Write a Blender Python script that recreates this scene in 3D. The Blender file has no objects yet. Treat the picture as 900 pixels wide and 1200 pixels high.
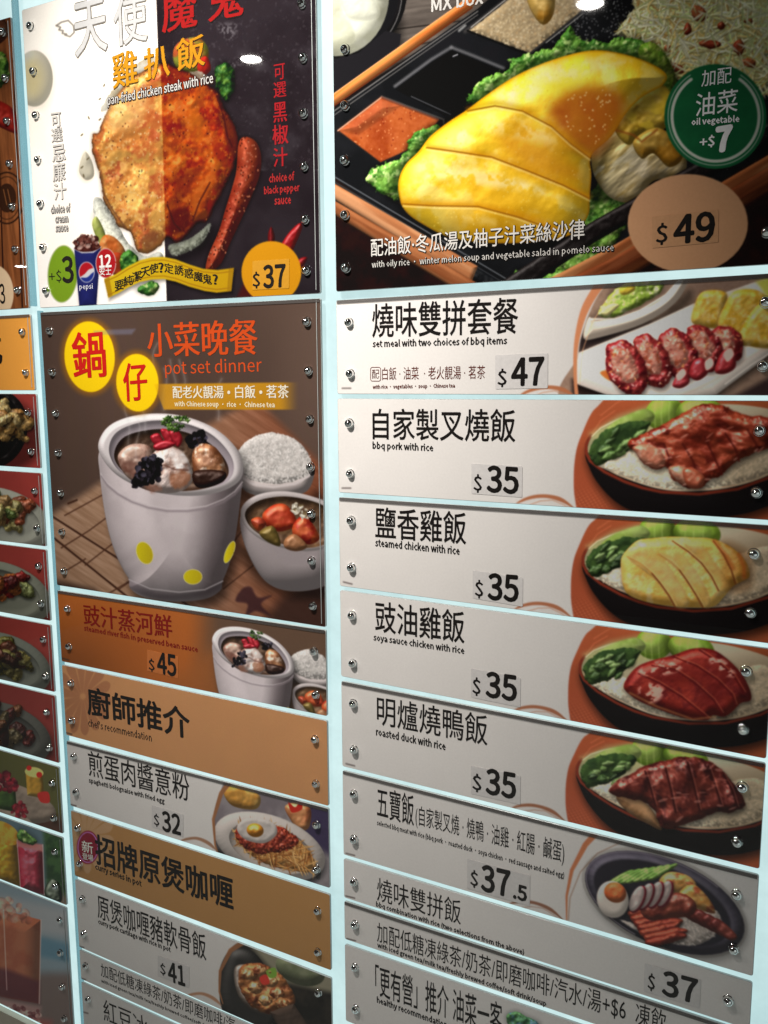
import bpy, math, random, os
import numpy as np

# ------------------------------------------------------------------ camera, world, lamps
S = bpy.context.scene
COL = S.collection
F_PX = 1044.0                                   # focal length in photo pixels (900 x 1200)

def _nrm(v):
    v = np.array(v, float)
    return v / np.linalg.norm(v)

_down = _nrm((40, -6990, -F_PX))                # the wall's downward direction in camera axes
_left = np.array((-1910, 145, -F_PX), float)    # the wall's leftward direction in camera axes
_left = _nrm(_left - _down * _left.dot(_down))
XW, ZW = -_left, -_down
YW = np.cross(ZW, XW)
C2W = np.array([XW, YW, ZW])                    # camera axes -> world axes
CAM_D = 1.30                                    # metres from the face of the boards to the lens
CAM = np.array((0.0, -CAM_D, 0.0))

def ray(x, y):
    d = np.array([(np.asarray(x, float) - 450) / F_PX, -(np.asarray(y, float) - 600) / F_PX,
                  -np.ones(np.shape(x))])
    return np.tensordot(C2W, d, 1)

def px2pl(x, y):
    """photo pixel -> (X, Z) metres on the face plane of the boards (Y = 0)"""
    d = ray(x, y)
    t = -CAM[1] / d[1]
    return CAM[0] + d[0] * t, CAM[2] + d[2] * t

_ox, _oz = px2pl(390., 600.)
CAM[0] = -_ox
CAM[2] = 1.45 - _oz

def pl2px(X, Z):
    w = np.array([X - CAM[0], np.zeros(np.shape(X)) - CAM[1], Z - CAM[2]])
    c = np.tensordot(C2W.T, w, 1)
    return 450 + F_PX * c[0] / -c[2], 600 - F_PX * c[1] / -c[2]

cam_d = bpy.data.cameras.new('camera')
cam_d.sensor_fit = 'VERTICAL'
cam_d.sensor_height = 36.0
cam_d.lens = F_PX / 1200 * 36.0
cam_d.clip_start, cam_d.clip_end = .02, 60
cam = bpy.data.objects.new('camera', cam_d)
COL.objects.link(cam)
from mathutils import Matrix, Vector
_m = Matrix([list(map(float, C2W[i])) + [float(CAM[i])] for i in range(3)] + [[0, 0, 0, 1]])
cam.matrix_world = _m
S.camera = cam

S.view_settings.view_transform = 'Standard'
S.view_settings.look = 'None'
S.view_settings.exposure = 0
S.view_settings.gamma = 1
S.cycles.use_denoising = True
S.cycles.max_bounces = 6

w = bpy.data.worlds.new('World')
S.world = w
w.use_nodes = True
w.node_tree.nodes['Background'].inputs[0].default_value = (.95, .85, .78, 1)      # dim indoor surroundings
w.node_tree.nodes['Background'].inputs[1].default_value = .02

def lamp(name, loc, aim, power, size, col=(1, .95, .89), spot=None, blend=1.):
    if spot:
        d = bpy.data.lights.new(name, 'SPOT')
        d.spot_size, d.spot_blend, d.shadow_soft_size = math.radians(spot), blend, size
    else:
        d = bpy.data.lights.new(name, 'AREA')
        d.shape, d.size = 'DISK', size
    d.energy, d.color = power, col
    o = bpy.data.objects.new(name, d)
    o.location = loc
    o.rotation_euler = (Vector(aim) - Vector(loc)).to_track_quat('-Z', 'Y').to_euler()
    COL.objects.link(o)
    return o
# the shop's spotlight above the board, and its row of recessed downlights (seen mirrored in the acrylic)
lamp('spotlight', (-.30, -1.15, 3.0), (-.20, 0, 1.93), 255, .05, spot=60)
lamp('downlight', (-1.93, -2.38, 3.2), (-1.93, -2.38, 0), 5, .095)
lamp('downlight', (-.33, -2.56, 3.2), (-.33, -2.56, 0), 5, .105)
lamp('downlight', (-2.06, -1.45, 3.2), (-2.06, -1.45, 0), 16, .12)
lamp('downlight', (-9.4, -7.15, 3.2), (-9.4, -7.15, 0), 8, .16)

# added spot on the floor, so the bolt domes reflect it bright
lamp('floor_fill', (.25, -1.45, 3.1), (.25, -1.45, 0), 70, .06, spot=44, blend=.7)
# added area lamp, out of view on the right, to brighten the bolt domes
_d = bpy.data.lights.new('bolt_fill', 'AREA')
_d.shape, _d.size, _d.size_y, _d.energy, _d.color = 'RECTANGLE', 2.0, 1.7, 5, (.90, 1, .98)
_o = bpy.data.objects.new('bolt_fill', _d)
_o.location = (2.3, -1.9, .95)
_o.rotation_euler = (Vector((.1, 0, 1.1)) - _o.location).to_track_quat('-Z', 'Y').to_euler()
COL.objects.link(_o)

# ------------------------------------------------------------------ print painter (procedural, numpy)
# Every printed picture is painted on a texel grid that lies in the plane of its own board.
def s2l(c):
    c = np.clip(np.asarray(c, np.float32), 0, 2)
    return np.where(c <= .04045, c / 12.92, ((c + .055) / 1.055) ** 2.4)

_LAT = np.random.RandomState(7).rand(512, 512).astype(np.float32)

def noise(X, Y, sc, seed=0, ang=0., st=1.):
    """smooth value noise 0..1, cell size sc, stretched st times along ang degrees"""
    a = math.radians(ang)
    c, s = math.cos(a), math.sin(a)
    x = (X * c + Y * s) / (sc * st) + seed * 17.31
    y = (-X * s + Y * c) / sc + seed * 29.77
    xi, yi = np.floor(x).astype(np.int32), np.floor(y).astype(np.int32)
    fx, fy = x - xi, y - yi
    fx, fy = fx * fx * (3 - 2 * fx), fy * fy * (3 - 2 * fy)
    x0, x1, y0, y1 = xi & 511, (xi + 1) & 511, yi & 511, (yi + 1) & 511
    return ((_LAT[y0, x0] * (1 - fx) + _LAT[y0, x1] * fx) * (1 - fy)
            + (_LAT[y1, x0] * (1 - fx) + _LAT[y1, x1] * fx) * fy)

def fbm(X, Y, sc, seed=0, oc=4, ang=0., st=1.):
    v, a, t = 0., 1., 0.
    for i in range(oc):
        v = v + a * noise(X, Y, sc / 2 ** i, seed + i * 3, ang, st)
        t += a
        a *= .55
    return v / t

def sst(a, b, x):
    t = np.clip((x - a) / (b - a), 0, 1)
    return t * t * (3 - 2 * t)

def spl(pts, n=7):
    """closed smooth curve through the points"""
    P = np.array(pts, float)
    m = len(P)
    out = []
    for i in range(m):
        p0, p1, p2, p3 = P[i - 1], P[i], P[(i + 1) % m], P[(i + 2) % m]
        for k in range(n):
            t = k / n
            out.append(.5 * (2 * p1 + (p2 - p0) * t + (2 * p0 - 5 * p1 + 4 * p2 - p3) * t * t
                             + (3 * p1 - p0 - 3 * p2 + p3) * t ** 3))
    return np.array(out)

def ell(cx, cy, rx, ry, ang=0., n=44, a0=0, a1=360):
    t = np.radians(np.linspace(a0, a1, n, endpoint=(a1 - a0 != 360)))
    a = math.radians(ang)
    x, y = rx * np.cos(t), ry * np.sin(t)
    return np.stack([cx + x * math.cos(a) - y * math.sin(a), cy + x * math.sin(a) + y * math.cos(a)], 1)

def poly(*p):
    return np.array(p, float)

def C3(*c):
    return np.array(c, np.float32) / 255.

class Canvas:
    def __init__(s, x0, x1, z0, z1, dens=1150, base=(200, 200, 200)):
        s.box = (x0, x1, z0, z1)
        s.W, s.H = int((x1 - x0) * dens), int((z1 - z0) * dens)
        u = x0 + (np.arange(s.W) + .5) / s.W * (x1 - x0)
        v = z1 - (np.arange(s.H) + .5) / s.H * (z1 - z0)
        U, V = np.meshgrid(u, v)
        X, Y = pl2px(U, V)
        s.X, s.Y = X.astype(np.float32), Y.astype(np.float32)
        s.col = np.zeros((s.H, s.W, 3), np.float32) + C3(*base)
        s.dx = abs(np.gradient(s.X[s.H // 2])).mean()
        s.dy = abs(np.gradient(s.Y[:, s.W // 2])).mean()
        s.aa = .5 * (s.dx + s.dy)
        s.clip = None

    def _box(s, P, m):
        x0, y0 = P.min(0) - m
        x1, y1 = P.max(0) + m
        M = (s.X > x0) & (s.X < x1) & (s.Y > y0) & (s.Y < y1)
        r, c = np.flatnonzero(M.any(1)), np.flatnonzero(M.any(0))
        if not len(r) or not len(c):
            return None
        return slice(r[0], r[-1] + 1), slice(c[0], c[-1] + 1)

    def sdf(s, P, m=6, closed=True):
        b = s._box(P, m)
        if b is None:
            return None, None
        X, Y = s.X[b], s.Y[b]
        d2 = np.full(X.shape, 1e9, np.float32)
        ins = np.zeros(X.shape, bool)
        n = len(P)
        for i in range(n if closed else n - 1):
            ax, ay = P[i]
            bx, by = P[(i + 1) % n]
            ex, ey = bx - ax, by - ay
            L = ex * ex + ey * ey + 1e-9
            wx, wy = X - ax, Y - ay
            t = np.clip((wx * ex + wy * ey) / L, 0, 1)
            qx, qy = wx - ex * t, wy - ey * t
            np.minimum(d2, qx * qx + qy * qy, out=d2)
            if closed and ay != by:
                ins ^= ((ay > Y) != (by > Y)) & (X < ex * (Y - ay) / ey + ax)
        d = np.sqrt(d2)
        return b, np.where(ins, -d, d)

    def put(s, b, a, c):
        if s.clip is not None:
            a = a * s.clip[b]
        a = a[..., None]
        s.col[b] = s.col[b] * (1 - a) + c * a

    def setclip(s, P=None, soft=1.):
        if P is None:
            s.clip = None
            return
        s.clip = np.zeros(s.X.shape, np.float32)
        b, d = s.sdf(P, soft + 2)
        if b is not None:
            s.clip[b] = sst(soft, -soft, d)

    def fill(s, P, c, soft=None, al=1., rough=0, rs=6, seed=0, c2=None, ns=20, grad=None, add=0.):
        """flat area; c2 mixes in by noise; grad=(x0,y0,x1,y1,colour) blends along a line"""
        soft = soft or s.aa * .8
        b, d = s.sdf(P, soft + rough + 2)
        if b is None:
            return
        X, Y = s.X[b], s.Y[b]
        if rough:
            d = d + (fbm(X, Y, rs, seed, 3) - .5) * 2 * rough
        k = np.zeros(X.shape + (3,), np.float32) + C3(*c)
        if grad:
            x0, y0, x1, y1, g = grad
            t = np.clip(((X - x0) * (x1 - x0) + (Y - y0) * (y1 - y0)) / ((x1 - x0) ** 2 + (y1 - y0) ** 2), 0, 1)
            k = k * (1 - t[..., None]) + C3(*g) * t[..., None]
        if c2 is not None:
            t = sst(.3, .7, fbm(X, Y, ns, seed + 5))[..., None]
            k = k * (1 - t) + C3(*c2) * t
        if add:
            k = k + ((fbm(X, Y, 3, seed + 9, 2) - .5) * add)[..., None]
        s.put(b, sst(soft, -soft, d) * al, k)

    def line(s, pts, w, c, soft=None, al=1., w2=None):
        P = np.array(pts, float)
        soft = soft or s.aa * .8
        b, d = s.sdf(P, w + soft + 2, closed=False)
        if b is None:
            return
        ww = w
        if w2 is not None:
            e = P[-1] - P[0]
            t = np.clip(((s.X[b] - P[0, 0]) * e[0] + (s.Y[b] - P[0, 1]) * e[1]) / (e @ e), 0, 1)
            ww = w * (1 - t) + w2 * t
        s.put(b, sst(soft, -soft, d - ww / 2) * al, C3(*c))

    def solid(s, P, c, R=12, c2=None, c3=None, ns=18, bump=((8, .5),), lt=(-.45, -.7, .55), amb=.45, dif=.75,
              spec=0., sp=18, sc=(255, 255, 255), soft=None, seed=0, rough=0, rs=6, al=1., dark=0., wet=.0, ang=0., st=1.,
              edge=None, ew=3, hs=1.):
        """a rounded, lit piece of food or crockery"""
        soft = soft or s.aa
        b, d = s.sdf(P, soft + rough + 2)
        if b is None:
            return
        X, Y = s.X[b], s.Y[b]
        if rough:
            d = d + (fbm(X, Y, rs, seed + 1, 3) - .5) * 2 * rough
        q = np.clip(-d / R, 0, 1)
        h = R * hs * np.sqrt(np.clip(1 - (1 - q) ** 2, 0, 1))
        for i, (bs, ba) in enumerate(bump):
            h = h + .42 * ba * bs * fbm(X, Y, bs, seed + 11 + i * 7, 2, ang, st)
        gy, gx = np.gradient(h)
        gx, gy = gx / s.dx, gy / s.dy
        gx, gy = np.clip(gx, -2.5, 2.5), np.clip(gy, -2.5, 2.5)
        n = np.sqrt(gx * gx + gy * gy + 1)
        L = _nrm(lt)
        nl = np.clip((-gx * L[0] - gy * L[1] + L[2]) / n, 0, 1)
        k = np.zeros(X.shape + (3,), np.float32) + C3(*c)
        if c2 is not None:
            t = sst(.35, .65, fbm(X, Y, ns, seed + 5, 4, ang, st))[..., None]
            k = k * (1 - t) + C3(*c2) * t
        if c3 is not None:
            t = sst(.52, .72, fbm(X, Y, ns * .6, seed + 25, 4, ang, st))[..., None]
            k = k * (1 - t) + C3(*c3) * t
        if edge is not None:
            t = sst(ew, 0, -d)[..., None]
            k = k * (1 - t) + C3(*edge) * t
        sh = amb + dif * nl
        k = k * sh[..., None]
        if spec:
            H = _nrm(np.array(L) + (0, 0, 1))
            nh = np.clip((-gx * H[0] - gy * H[1] + H[2]) / n, 0, 1) ** sp
            gl = nh * spec
            if wet:
                gl = gl * (1 - wet + wet * 2 * sst(.4, .65, noise(X, Y, 3.5, seed + 40)))
            k = k + C3(*sc) * gl[..., None]
        s.put(b, sst(soft, -soft, d) * al, np.clip(k, 0, 1))

    def shadow(s, P, al=.5, soft=8, c=(0, 0, 0)):
        b, d = s.sdf(P, soft + 2)
        if b is not None:
            s.put(b, sst(soft, -soft, d) * al, C3(*c))

    def grains(s, P, n, ln=3.2, wd=1.1, cs=((235, 230, 220), (200, 192, 180), (248, 245, 238)), seed=0, al=.9, ang=None, jit=180,
               dk=.25, f=0):
        """small pieces (rice grains, shreds, crumbs) scattered inside an outline"""
        rnd = np.random.RandomState(seed + 100)
        lo, hi = P.min(0), P.max(0)
        b, d = s.sdf(P, 2)
        if b is None:
            return
        X, Y = s.X[b], s.Y[b]
        col = s.col[b]
        H, W = X.shape
        cl = s.clip[b] if s.clip is not None else None
        rx, ry = int(ln / s.dx) + 2, int(ln / s.dy) + 2
        idx = np.flatnonzero((d < -.5).ravel())
        if not len(idx):
            return
        for i in rnd.choice(idx, n):
            r, c = divmod(int(i), W)
            r0, r1, c0, c1 = max(0, r - ry), r + ry + 1, max(0, c - rx), c + rx + 1
            x, y = X[r0:r1, c0:c1] - X[r, c], Y[r0:r1, c0:c1] - Y[r, c]
            a = math.radians((ang if ang is not None else 0) + rnd.uniform(-jit, jit))
            l, w = ln * rnd.uniform(.6, 1.15), wd * rnd.uniform(.7, 1.3)
            p, q = (x * math.cos(a) + y * math.sin(a)) / l, (-x * math.sin(a) + y * math.cos(a)) / w
            e = p * p + q * q
            m = np.clip((1.15 - e) * 1.8, 0, 1) * al
            if cl is not None:
                m = m * cl[r0:r1, c0:c1]
            g = 1. + dk * (-q * .6 - .35 * e)
            k = C3(*cs[rnd.randint(len(cs))])
            t = col[r0:r1, c0:c1]
            col[r0:r1, c0:c1] = t * (1 - m[..., None]) + k * g[..., None] * m[..., None]
        s.col[b] = np.clip(col, 0, 2)

    def tone(s, P, mul, soft=20):
        b, d = s.sdf(P, soft + 2)
        if b is not None:
            a = (sst(soft, -soft, d))[..., None]
            if s.clip is not None:
                a = a * s.clip[b][..., None]
            s.col[b] = s.col[b] * (1 - a + a * np.array(mul, np.float32))

    def sheen(s, P, c=(255, 255, 255), al=.5, soft=5, thr=(.35, .62), sc=6, seed=0, ang=0., st=1.):
        """broken soft highlight"""
        b, d = s.sdf(P, soft + 2)
        if b is not None:
            X, Y = s.X[b], s.Y[b]
            s.put(b, sst(soft, -soft, d) * sst(*thr, fbm(X, Y, sc, seed, 3, ang, st)) * al, C3(*c))

    def blur(s, k=1):
        for _ in range(k):
            for ax in (0, 1):
                s.col = (np.roll(s.col, 1, ax) + 2 * s.col + np.roll(s.col, -1, ax)) / 4

# light that reaches the boards (from a render of blank white boards), so that a colour read off the
# photograph can be turned back into the ink's own colour
LFIT = [-0.02199, -1.14420, -0.05068, 0.31134, -0.13635, -0.51824, 0.64117, -0.22009, 0.14162, -0.71559, 0.52817, -0.25544, 0.14875, 0.07829, -0.21970]
def light_at(X, Y):
    if LFIT is None:
        return np.ones(X.shape, np.float32)
    x, y = (X - 450) / 450, (Y - 600) / 600
    x, y = np.clip(x, -1.1, 1.1), np.clip(y, -1.1, 1.1)
    t, k = 0., 0
    for i in range(5):
        for j in range(5 - i):
            t = t + LFIT[k] * x ** i * y ** j
            k += 1
    return np.exp(t)


# ------------------------------------------------------------------ the pictures printed on the boards
# (outlines are given in photograph pixels and mapped to the plane of the board by Canvas)
def lettuce(c, P, seed=0, a=(62, 120, 36), b=(120, 176, 66), hl=(176, 212, 120), rough=5, R=7):
    c.shadow(P, .45, 7)
    c.solid(P, a, R=R, c2=b, c3=hl, ns=9, bump=((9, .9), (3.5, .5)), rough=rough, rs=8, seed=seed, amb=.35, dif=.95, spec=.18, sp=14)

def rice(c, P, n=500, seed=0, base=(205, 192, 170), cs=((232, 224, 205), (205, 192, 168), (246, 240, 228)), ln=3.0, wd=1.15, R=9, dk=.25):
    c.solid(P, base, R=R, c2=tuple(int(v * .91) for v in base), ns=7, bump=((7, .4), (3, .5)), amb=.62, dif=.56, seed=seed, rough=1.2)
    m = np.array(base, float) * 1.09
    cs = [tuple(m + (np.array(k) - m) * .5) for k in cs]
    c.grains(P, int(n * .8), ln * .9, wd, cs, seed, dk=dk, al=.5)

def pic_bento(c):
    Z = c.fill
    Z(poly((380, -80), (920, -120), (920, 360), (380, 360)), (26, 19, 17), c2=(40, 24, 18), ns=60)
    # weathered table top behind the box
    b, d = c.sdf(poly((380, -120), (640, -120), (640, 0), (520, 40), (380, 130)), 3)
    X, Y = c.X[b], c.Y[b]
    g = fbm(X, Y, 5, 3, 4, -8, 9)[..., None]
    c.put(b, sst(1, -1, d), C3(58, 52, 48) + g * C3(66, 62, 58))
    c.line([(450, 36), (560, 22)], 1.6, (38, 33, 30)); c.line([(455, 62), (520, 45)], 1.3, (38, 33, 30))
    # soup bowl
    c.shadow(poly((380, 60), (470, 20), (470, 70), (400, 125), (380, 130)), .7, 10)
    c.solid(ell(398, -10, 79, 80, 0), (38, 36, 38), R=16, spec=.3, sp=20, bump=((14, .1),), amb=.4)
    Z(ell(398, -10, 70, 73, 0), (20, 20, 22)); c.line(ell(398, -8, 73, 78)[:24], 1.2, (130, 128, 128), al=.7)
    Z(poly((380, 72), (420, 62), (452, 36), (470, 40), (468, 56), (440, 80), (380, 122)), (28, 27, 30))
    c.solid(ell(393, -6, 63, 72, 0), (186, 186, 164), R=24, c2=(214, 216, 190), c3=(226, 228, 208), ns=40, bump=((26, .22),), amb=.6, dif=.5, spec=.18, sp=9, sc=(240, 246, 226))
    c.solid(spl([(400, -10), (432, -6), (444, 16), (430, 24), (408, 20)]), (228, 230, 212), R=14, al=.7, amb=.7, dif=.4, soft=3)
    c.solid(spl([(380, 20), (404, 22), (416, 44), (396, 58), (378, 58)]), (206, 208, 180), R=14, al=.6, amb=.7, dif=.4, soft=3)
    # box: wooden rim, black lacquer
    tray = poly((380, 136), (560, 10), (640, -60), (920, -60), (920, 165), (640, 345), (585, 345), (380, 200))
    Z(tray, (19, 20, 22), c2=(26, 27, 30), ns=50)
    c.solid(poly((380, 118), (534, 8), (600, -50), (616, -50), (552, 9), (380, 131)), (205, 102, 40), R=6, c2=(232, 142, 72), ns=10, ang=-35, st=12, bump=((3, .05),), amb=.5, dif=.6)
    c.line([(380, 118), (534, 8)], 1.2, (242, 176, 116)); c.line([(380, 132), (553, 9)], 2, (96, 42, 18))
    for q, (al, w) in zip((4, 9), ((.8, 1.2), (.65, 1.))):
        c.line([(380, 134 + q), (560, 10 + q * .8)], w, (150, 146, 142), al=al)
    # speckled lacquer at the top
    t = poly((640, 60), (690, -30), (790, -30), (760, 30), (720, 48), (655, 50))
    c.grains(t, 380, 1.3, .8, ((120, 120, 124), (90, 92, 96), (160, 160, 164)), 5, al=.7)
    # empty compartment
    Z(poly((462, 104), (530, 54), (595, 82), (560, 120), (522, 136)), (11, 12, 14))
    c.line([(463, 101), (505, 70), (529, 55.5)], 3.4, (116, 116, 120), soft=2, al=.8); c.line([(529, 55.5), (556, 66), (590, 80)], 3.4, (128, 128, 132), soft=2, al=.75)
    c.line([(531, 66), (536, 64)], 1.6, (150, 150, 154)); c.line([(482, 113), (528, 134)], 1.1, (104, 104, 108), al=.8)
    c.line([(447, 113), (520, 140), (520, 146)], 2, (70, 66, 64)); c.line([(538, 36), (545, 30)], 2.5, (150, 150, 150), soft=1.5)
    # red sauce
    sa = poly((397, 153), (447, 115), (514, 141), (490, 170), (446, 190))
    Z(sa, (158, 68, 28), c2=(178, 88, 42), ns=24, grad=(400, 165, 500, 130, (136, 50, 22)), soft=1.2, add=.08)
    c.solid(poly((397, 153), (447, 115), (470, 124), (420, 158)), (184, 96, 66), R=14, al=.45, soft=5)
    c.grains(sa, 70, 1.3, .9, ((120, 36, 18), (214, 128, 80), (226, 150, 96)), 8, al=.7)
    c.line([(396, 153), (447, 114)], 1.6, (206, 150, 120)); c.line([(447, 114), (514, 140)], 1.2, (120, 66, 50))
    # pale rice compartment
    ri = poly((548, 37), (590, 4), (604, -20), (690, -20), (684, 12), (622, 62))
    rice(c, ri, 620, 21, (196, 172, 132), ((228, 212, 178), (196, 174, 136), (240, 228, 200), (184, 140, 90)), 2.6, 1.5)
    c.line([(684, 12), (622, 62), (616, 66)], 2.4, (52, 50, 50)); c.line([(683, 16), (640, 50)], 1.1, (170, 168, 164))
    c.line([(545, 37), (600, -6)], 4, (60, 58, 58), soft=2); c.line([(548, 36), (620, 64)], 2.4, (12, 12, 13)); c.line([(552, 32), (592, 0)], 1.1, (190, 186, 180))
    c.solid(spl([(618, -10), (622, 12), (636, 29), (648, 18), (650, -6), (640, -18)]), (212, 148, 46), R=13, c2=(236, 190, 96), spec=.5, sp=10, bump=((9, .4),))
    # shredded salad
    sl = spl([(724, 34), (744, 12), (758, -20), (905, -40), (912, 60), (905, 108), (870, 112), (830, 96), (806, 96), (790, 92), (778, 70), (752, 56), (733, 46)])
    c.solid(sl, (190, 180, 124), R=20, c2=(206, 200, 158), ns=12, rough=6, rs=9, bump=((8, .6),), amb=.4)
    c.grains(sl, 760, 12, 1.15, ((222, 214, 172), (206, 192, 140), (236, 230, 204), (178, 150, 84), (196, 206, 140), (160, 120, 70)), 31, dk=.35)
    rs_ = random.Random(5)
    for i in range(90):
        x, y, a = rs_.uniform(735, 900), rs_.uniform(-10, 95), rs_.uniform(0, 6.28)
        pts = []
        for k in range(6):
            pts.append((x, y)); x += 6 * math.cos(a); y += 5 * math.sin(a); a += rs_.uniform(-.2, .7)
        c.setclip(sl, 3)
        c.line([(px_ + 1, py_ + 1.6) for px_, py_ in pts], 2.2, (96, 80, 44), soft=1.2, al=.5)
        c.line(pts, rs_.uniform(1.3, 2.4), rs_.choice(((226, 218, 180), (236, 230, 204), (204, 206, 146), (214, 184, 120))), soft=.8, al=.9)
        c.setclip()
    c.tone(sl, (1.28, 1.30, 1.30), 6)
    for (x, y, a, b_) in ((820, 16, 11, 8), (832, 52, 13, 5), (866, 56, 7, 9), (793, 80, 10, 6), (878, 74, 8, 6), (806, 34, 5, 7), (876, 24, 6, 4), (782, 56, 4, 4), (845, 30, 4, 5), (853, 86, 5, 3)):
        c.solid(ell(x, y, a, b_, x * 7 % 60), (176, 62, 38), R=5, c2=(206, 108, 66), rough=2, spec=.3)
    c.grains(sl, 170, 15, 1.3, ((228, 222, 186), (240, 234, 210), (206, 214, 150)), 33, dk=.35)
    Z(poly((860, -40), (920, -40), (920, 20), (895, 60), (880, 10)), (190, 196, 160), al=.35, soft=12)
    c.tone(poly((700, -60), (920, -60), (920, 360), (760, 360)), (.96, .97, .94), 40)
    # lettuce
    lettuce(c, spl([(548, 122), (553, 104), (566, 92), (590, 84), (602, 70), (640, 58), (655, 46), (668, 33), (682, 46), (716, 46), (742, 42), (762, 54), (782, 76), (790, 98), (770, 120), (700, 100), (600, 118)]), 2, rough=6)
    lettuce(c, spl([(752, 52), (768, 50), (786, 74), (794, 104), (780, 116), (764, 90), (748, 68)]), 4, a=(104, 150, 40), b=(150, 184, 60), hl=(188, 208, 100), rough=2, R=12)
    lettuce(c, spl([(431, 212), (436, 198), (452, 190), (470, 186), (478, 168), (496, 152), (514, 146), (516, 158), (486, 200), (474, 236), (446, 226)]), 6, rough=5)
    lettuce(c, spl([(686, 292), (684, 250), (694, 222), (712, 210), (730, 222), (742, 244), (730, 270), (716, 288)]), 9)
    lettuce(c, spl([(600, 322), (616, 314), (640, 322), (668, 300), (690, 292), (700, 300), (684, 322), (650, 332), (610, 332)]), 12)
    lettuce(c, spl([(655, 300), (672, 292), (700, 290), (704, 306), (684, 318), (662, 316)]), 13, rough=4)
    # pale flesh on the right
    c.shadow(poly((690, 150), (780, 100), (800, 200), (740, 240), (690, 236)), .6, 6)
    c.solid(spl([(694, 178), (706, 160), (730, 146), (756, 158), (800, 178), (800, 206), (766, 212), (744, 236), (716, 232), (696, 206)]), (200, 172, 96), R=14, c2=(224, 208, 156), c3=(238, 226, 184), ns=14, bump=((14, .8), (5, .6)), amb=.45, spec=.25, ang=-40, st=2.5)
    c.solid(spl([(730, 122), (766, 100), (782, 104), (792, 130), (780, 150), (752, 158), (736, 170), (720, 150)]), (206, 156, 30), R=13, c2=(220, 180, 60), bump=((10, .5),), spec=.35, sp=12)
    c.sheen(spl([(730, 122), (766, 100), (782, 104), (792, 130), (776, 150), (740, 150)]), (240, 206, 60), .6, 4, seed=3, sc=10)
    c.solid(spl([(742, 166), (766, 150), (786, 158), (800, 184), (784, 196), (766, 180), (752, 186)]), (196, 138, 34), R=10, c2=(214, 170, 70), bump=((10, .5),), spec=.3)
    c.line([(720, 152), (742, 158), (752, 166), (770, 152)], 2.4, (150, 78, 26), soft=1.6, al=.8)
    # the chicken: one breast cut into slices
    K = dict(R=46, hs=.85, c2=(252, 206, 44), c3=(254, 222, 96), ns=40, bump=((44, .45), (14, .22), (4, .12)), amb=.58, dif=.56, spec=.34, sp=11, sc=(255, 250, 214), edge=(214, 150, 16), ew=3)
    c.shadow(spl([(462, 236), (470, 190), (500, 154), (560, 108), (640, 66), (720, 56), (788, 80), (770, 120), (720, 160), (700, 240), (650, 290), (560, 290)]), .5, 9)
    whole = spl([(467, 226), (468, 208), (476, 192), (490, 178), (504, 160), (524, 144), (548, 128), (572, 110), (606, 88), (648, 70), (694, 59), (734, 64), (766, 76), (781, 88), (776, 100), (752, 114), (734, 132), (716, 160), (693, 182), (693, 206), (691, 232), (690, 250), (680, 266), (664, 277), (630, 283), (580, 285), (530, 279), (494, 262), (474, 246)])
    c.solid(whole, (246, 196, 30), seed=5, **K)
    c.setclip(whole, 1.2)
    slices = (spl([(469, 236), (486, 238), (520, 238), (560, 240), (606, 252), (650, 270), (672, 280), (610, 296), (540, 292), (480, 264)]),
              spl([(460, 226), (466, 200), (484, 182), (504, 172), (530, 176), (574, 182), (618, 200), (660, 216), (696, 233), (696, 250), (684, 270), (660, 274), (620, 256), (560, 243), (506, 241), (470, 242)]),
              spl([(500, 172), (516, 150), (544, 130), (580, 124), (612, 128), (646, 148), (668, 168), (694, 184), (697, 206), (694, 233), (660, 219), (618, 202), (576, 186), (530, 179)]),
              spl([(540, 128), (572, 106), (606, 84), (648, 66), (694, 55), (740, 60), (770, 74), (786, 88), (780, 102), (756, 116), (738, 134), (720, 162), (694, 186), (664, 166), (640, 144), (606, 126), (576, 122)]))
    for i, Q in enumerate(slices):
        lo = ell(*(Q.mean(0) + (26, 16)), 62, 22, 28)
        b, d = c.sdf(Q, 3)
        X, Y = c.X[b], c.Y[b]
        # each slice turns a little amber towards its lower cut
        c.put(b, sst(3, -14, d) * 0 + sst(1.5, -1, d) * sst(10, 0, -d) * .30, C3(206, 134, 10))
        b, d = c.sdf(lo, 30)
        c.put(b, sst(26, -20, d) * .30, C3(216, 140, 12))
    c.grains(whole, 260, 1.3, 1.0, ((255, 226, 110), (226, 160, 20), (255, 236, 150)), 44, al=.28)
    c.setclip()
    # browner, thinner skin near the cut
    for P, al in ((spl([(644, 128), (684, 104), (726, 112), (722, 146), (696, 180), (664, 160)]), .85), (spl([(590, 160), (640, 176), (676, 204), (640, 206), (604, 188)]), .3), (spl([(600, 140), (640, 150), (668, 176), (640, 176), (606, 160)]), .25)):
        b, d = c.sdf(P, 16)
        X, Y = c.X[b], c.Y[b]
        c.put(b, sst(13, -12, d) * al * (.8 + .4 * fbm(X, Y, 14, 9)), C3(172, 86, 26))
    c.grains(spl([(660, 120), (700, 104), (726, 122), (700, 170), (670, 156)]), 46, 1.7, 1.2, ((226, 170, 96), (232, 186, 120)), 40, al=.75)
    for P, al in ((spl([(572, 112), (600, 98), (636, 100), (628, 118), (592, 120)]), .55), (spl([(600, 92), (650, 76), (664, 84), (630, 100), (604, 106)]), .4), (spl([(490, 186), (530, 184), (560, 192), (520, 200), (490, 206)]), .5), (spl([(560, 134), (590, 132), (620, 140), (600, 146), (566, 146)]), .42),
                  (spl([(478, 214), (500, 204), (510, 214), (492, 230)]), .3), (spl([(560, 250), (600, 262), (590, 268), (540, 258)]), .3), (spl([(600, 208), (640, 222), (650, 232), (610, 226)]), .35)):
        b, d = c.sdf(P, 9)
        X, Y = c.X[b], c.Y[b]
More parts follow.
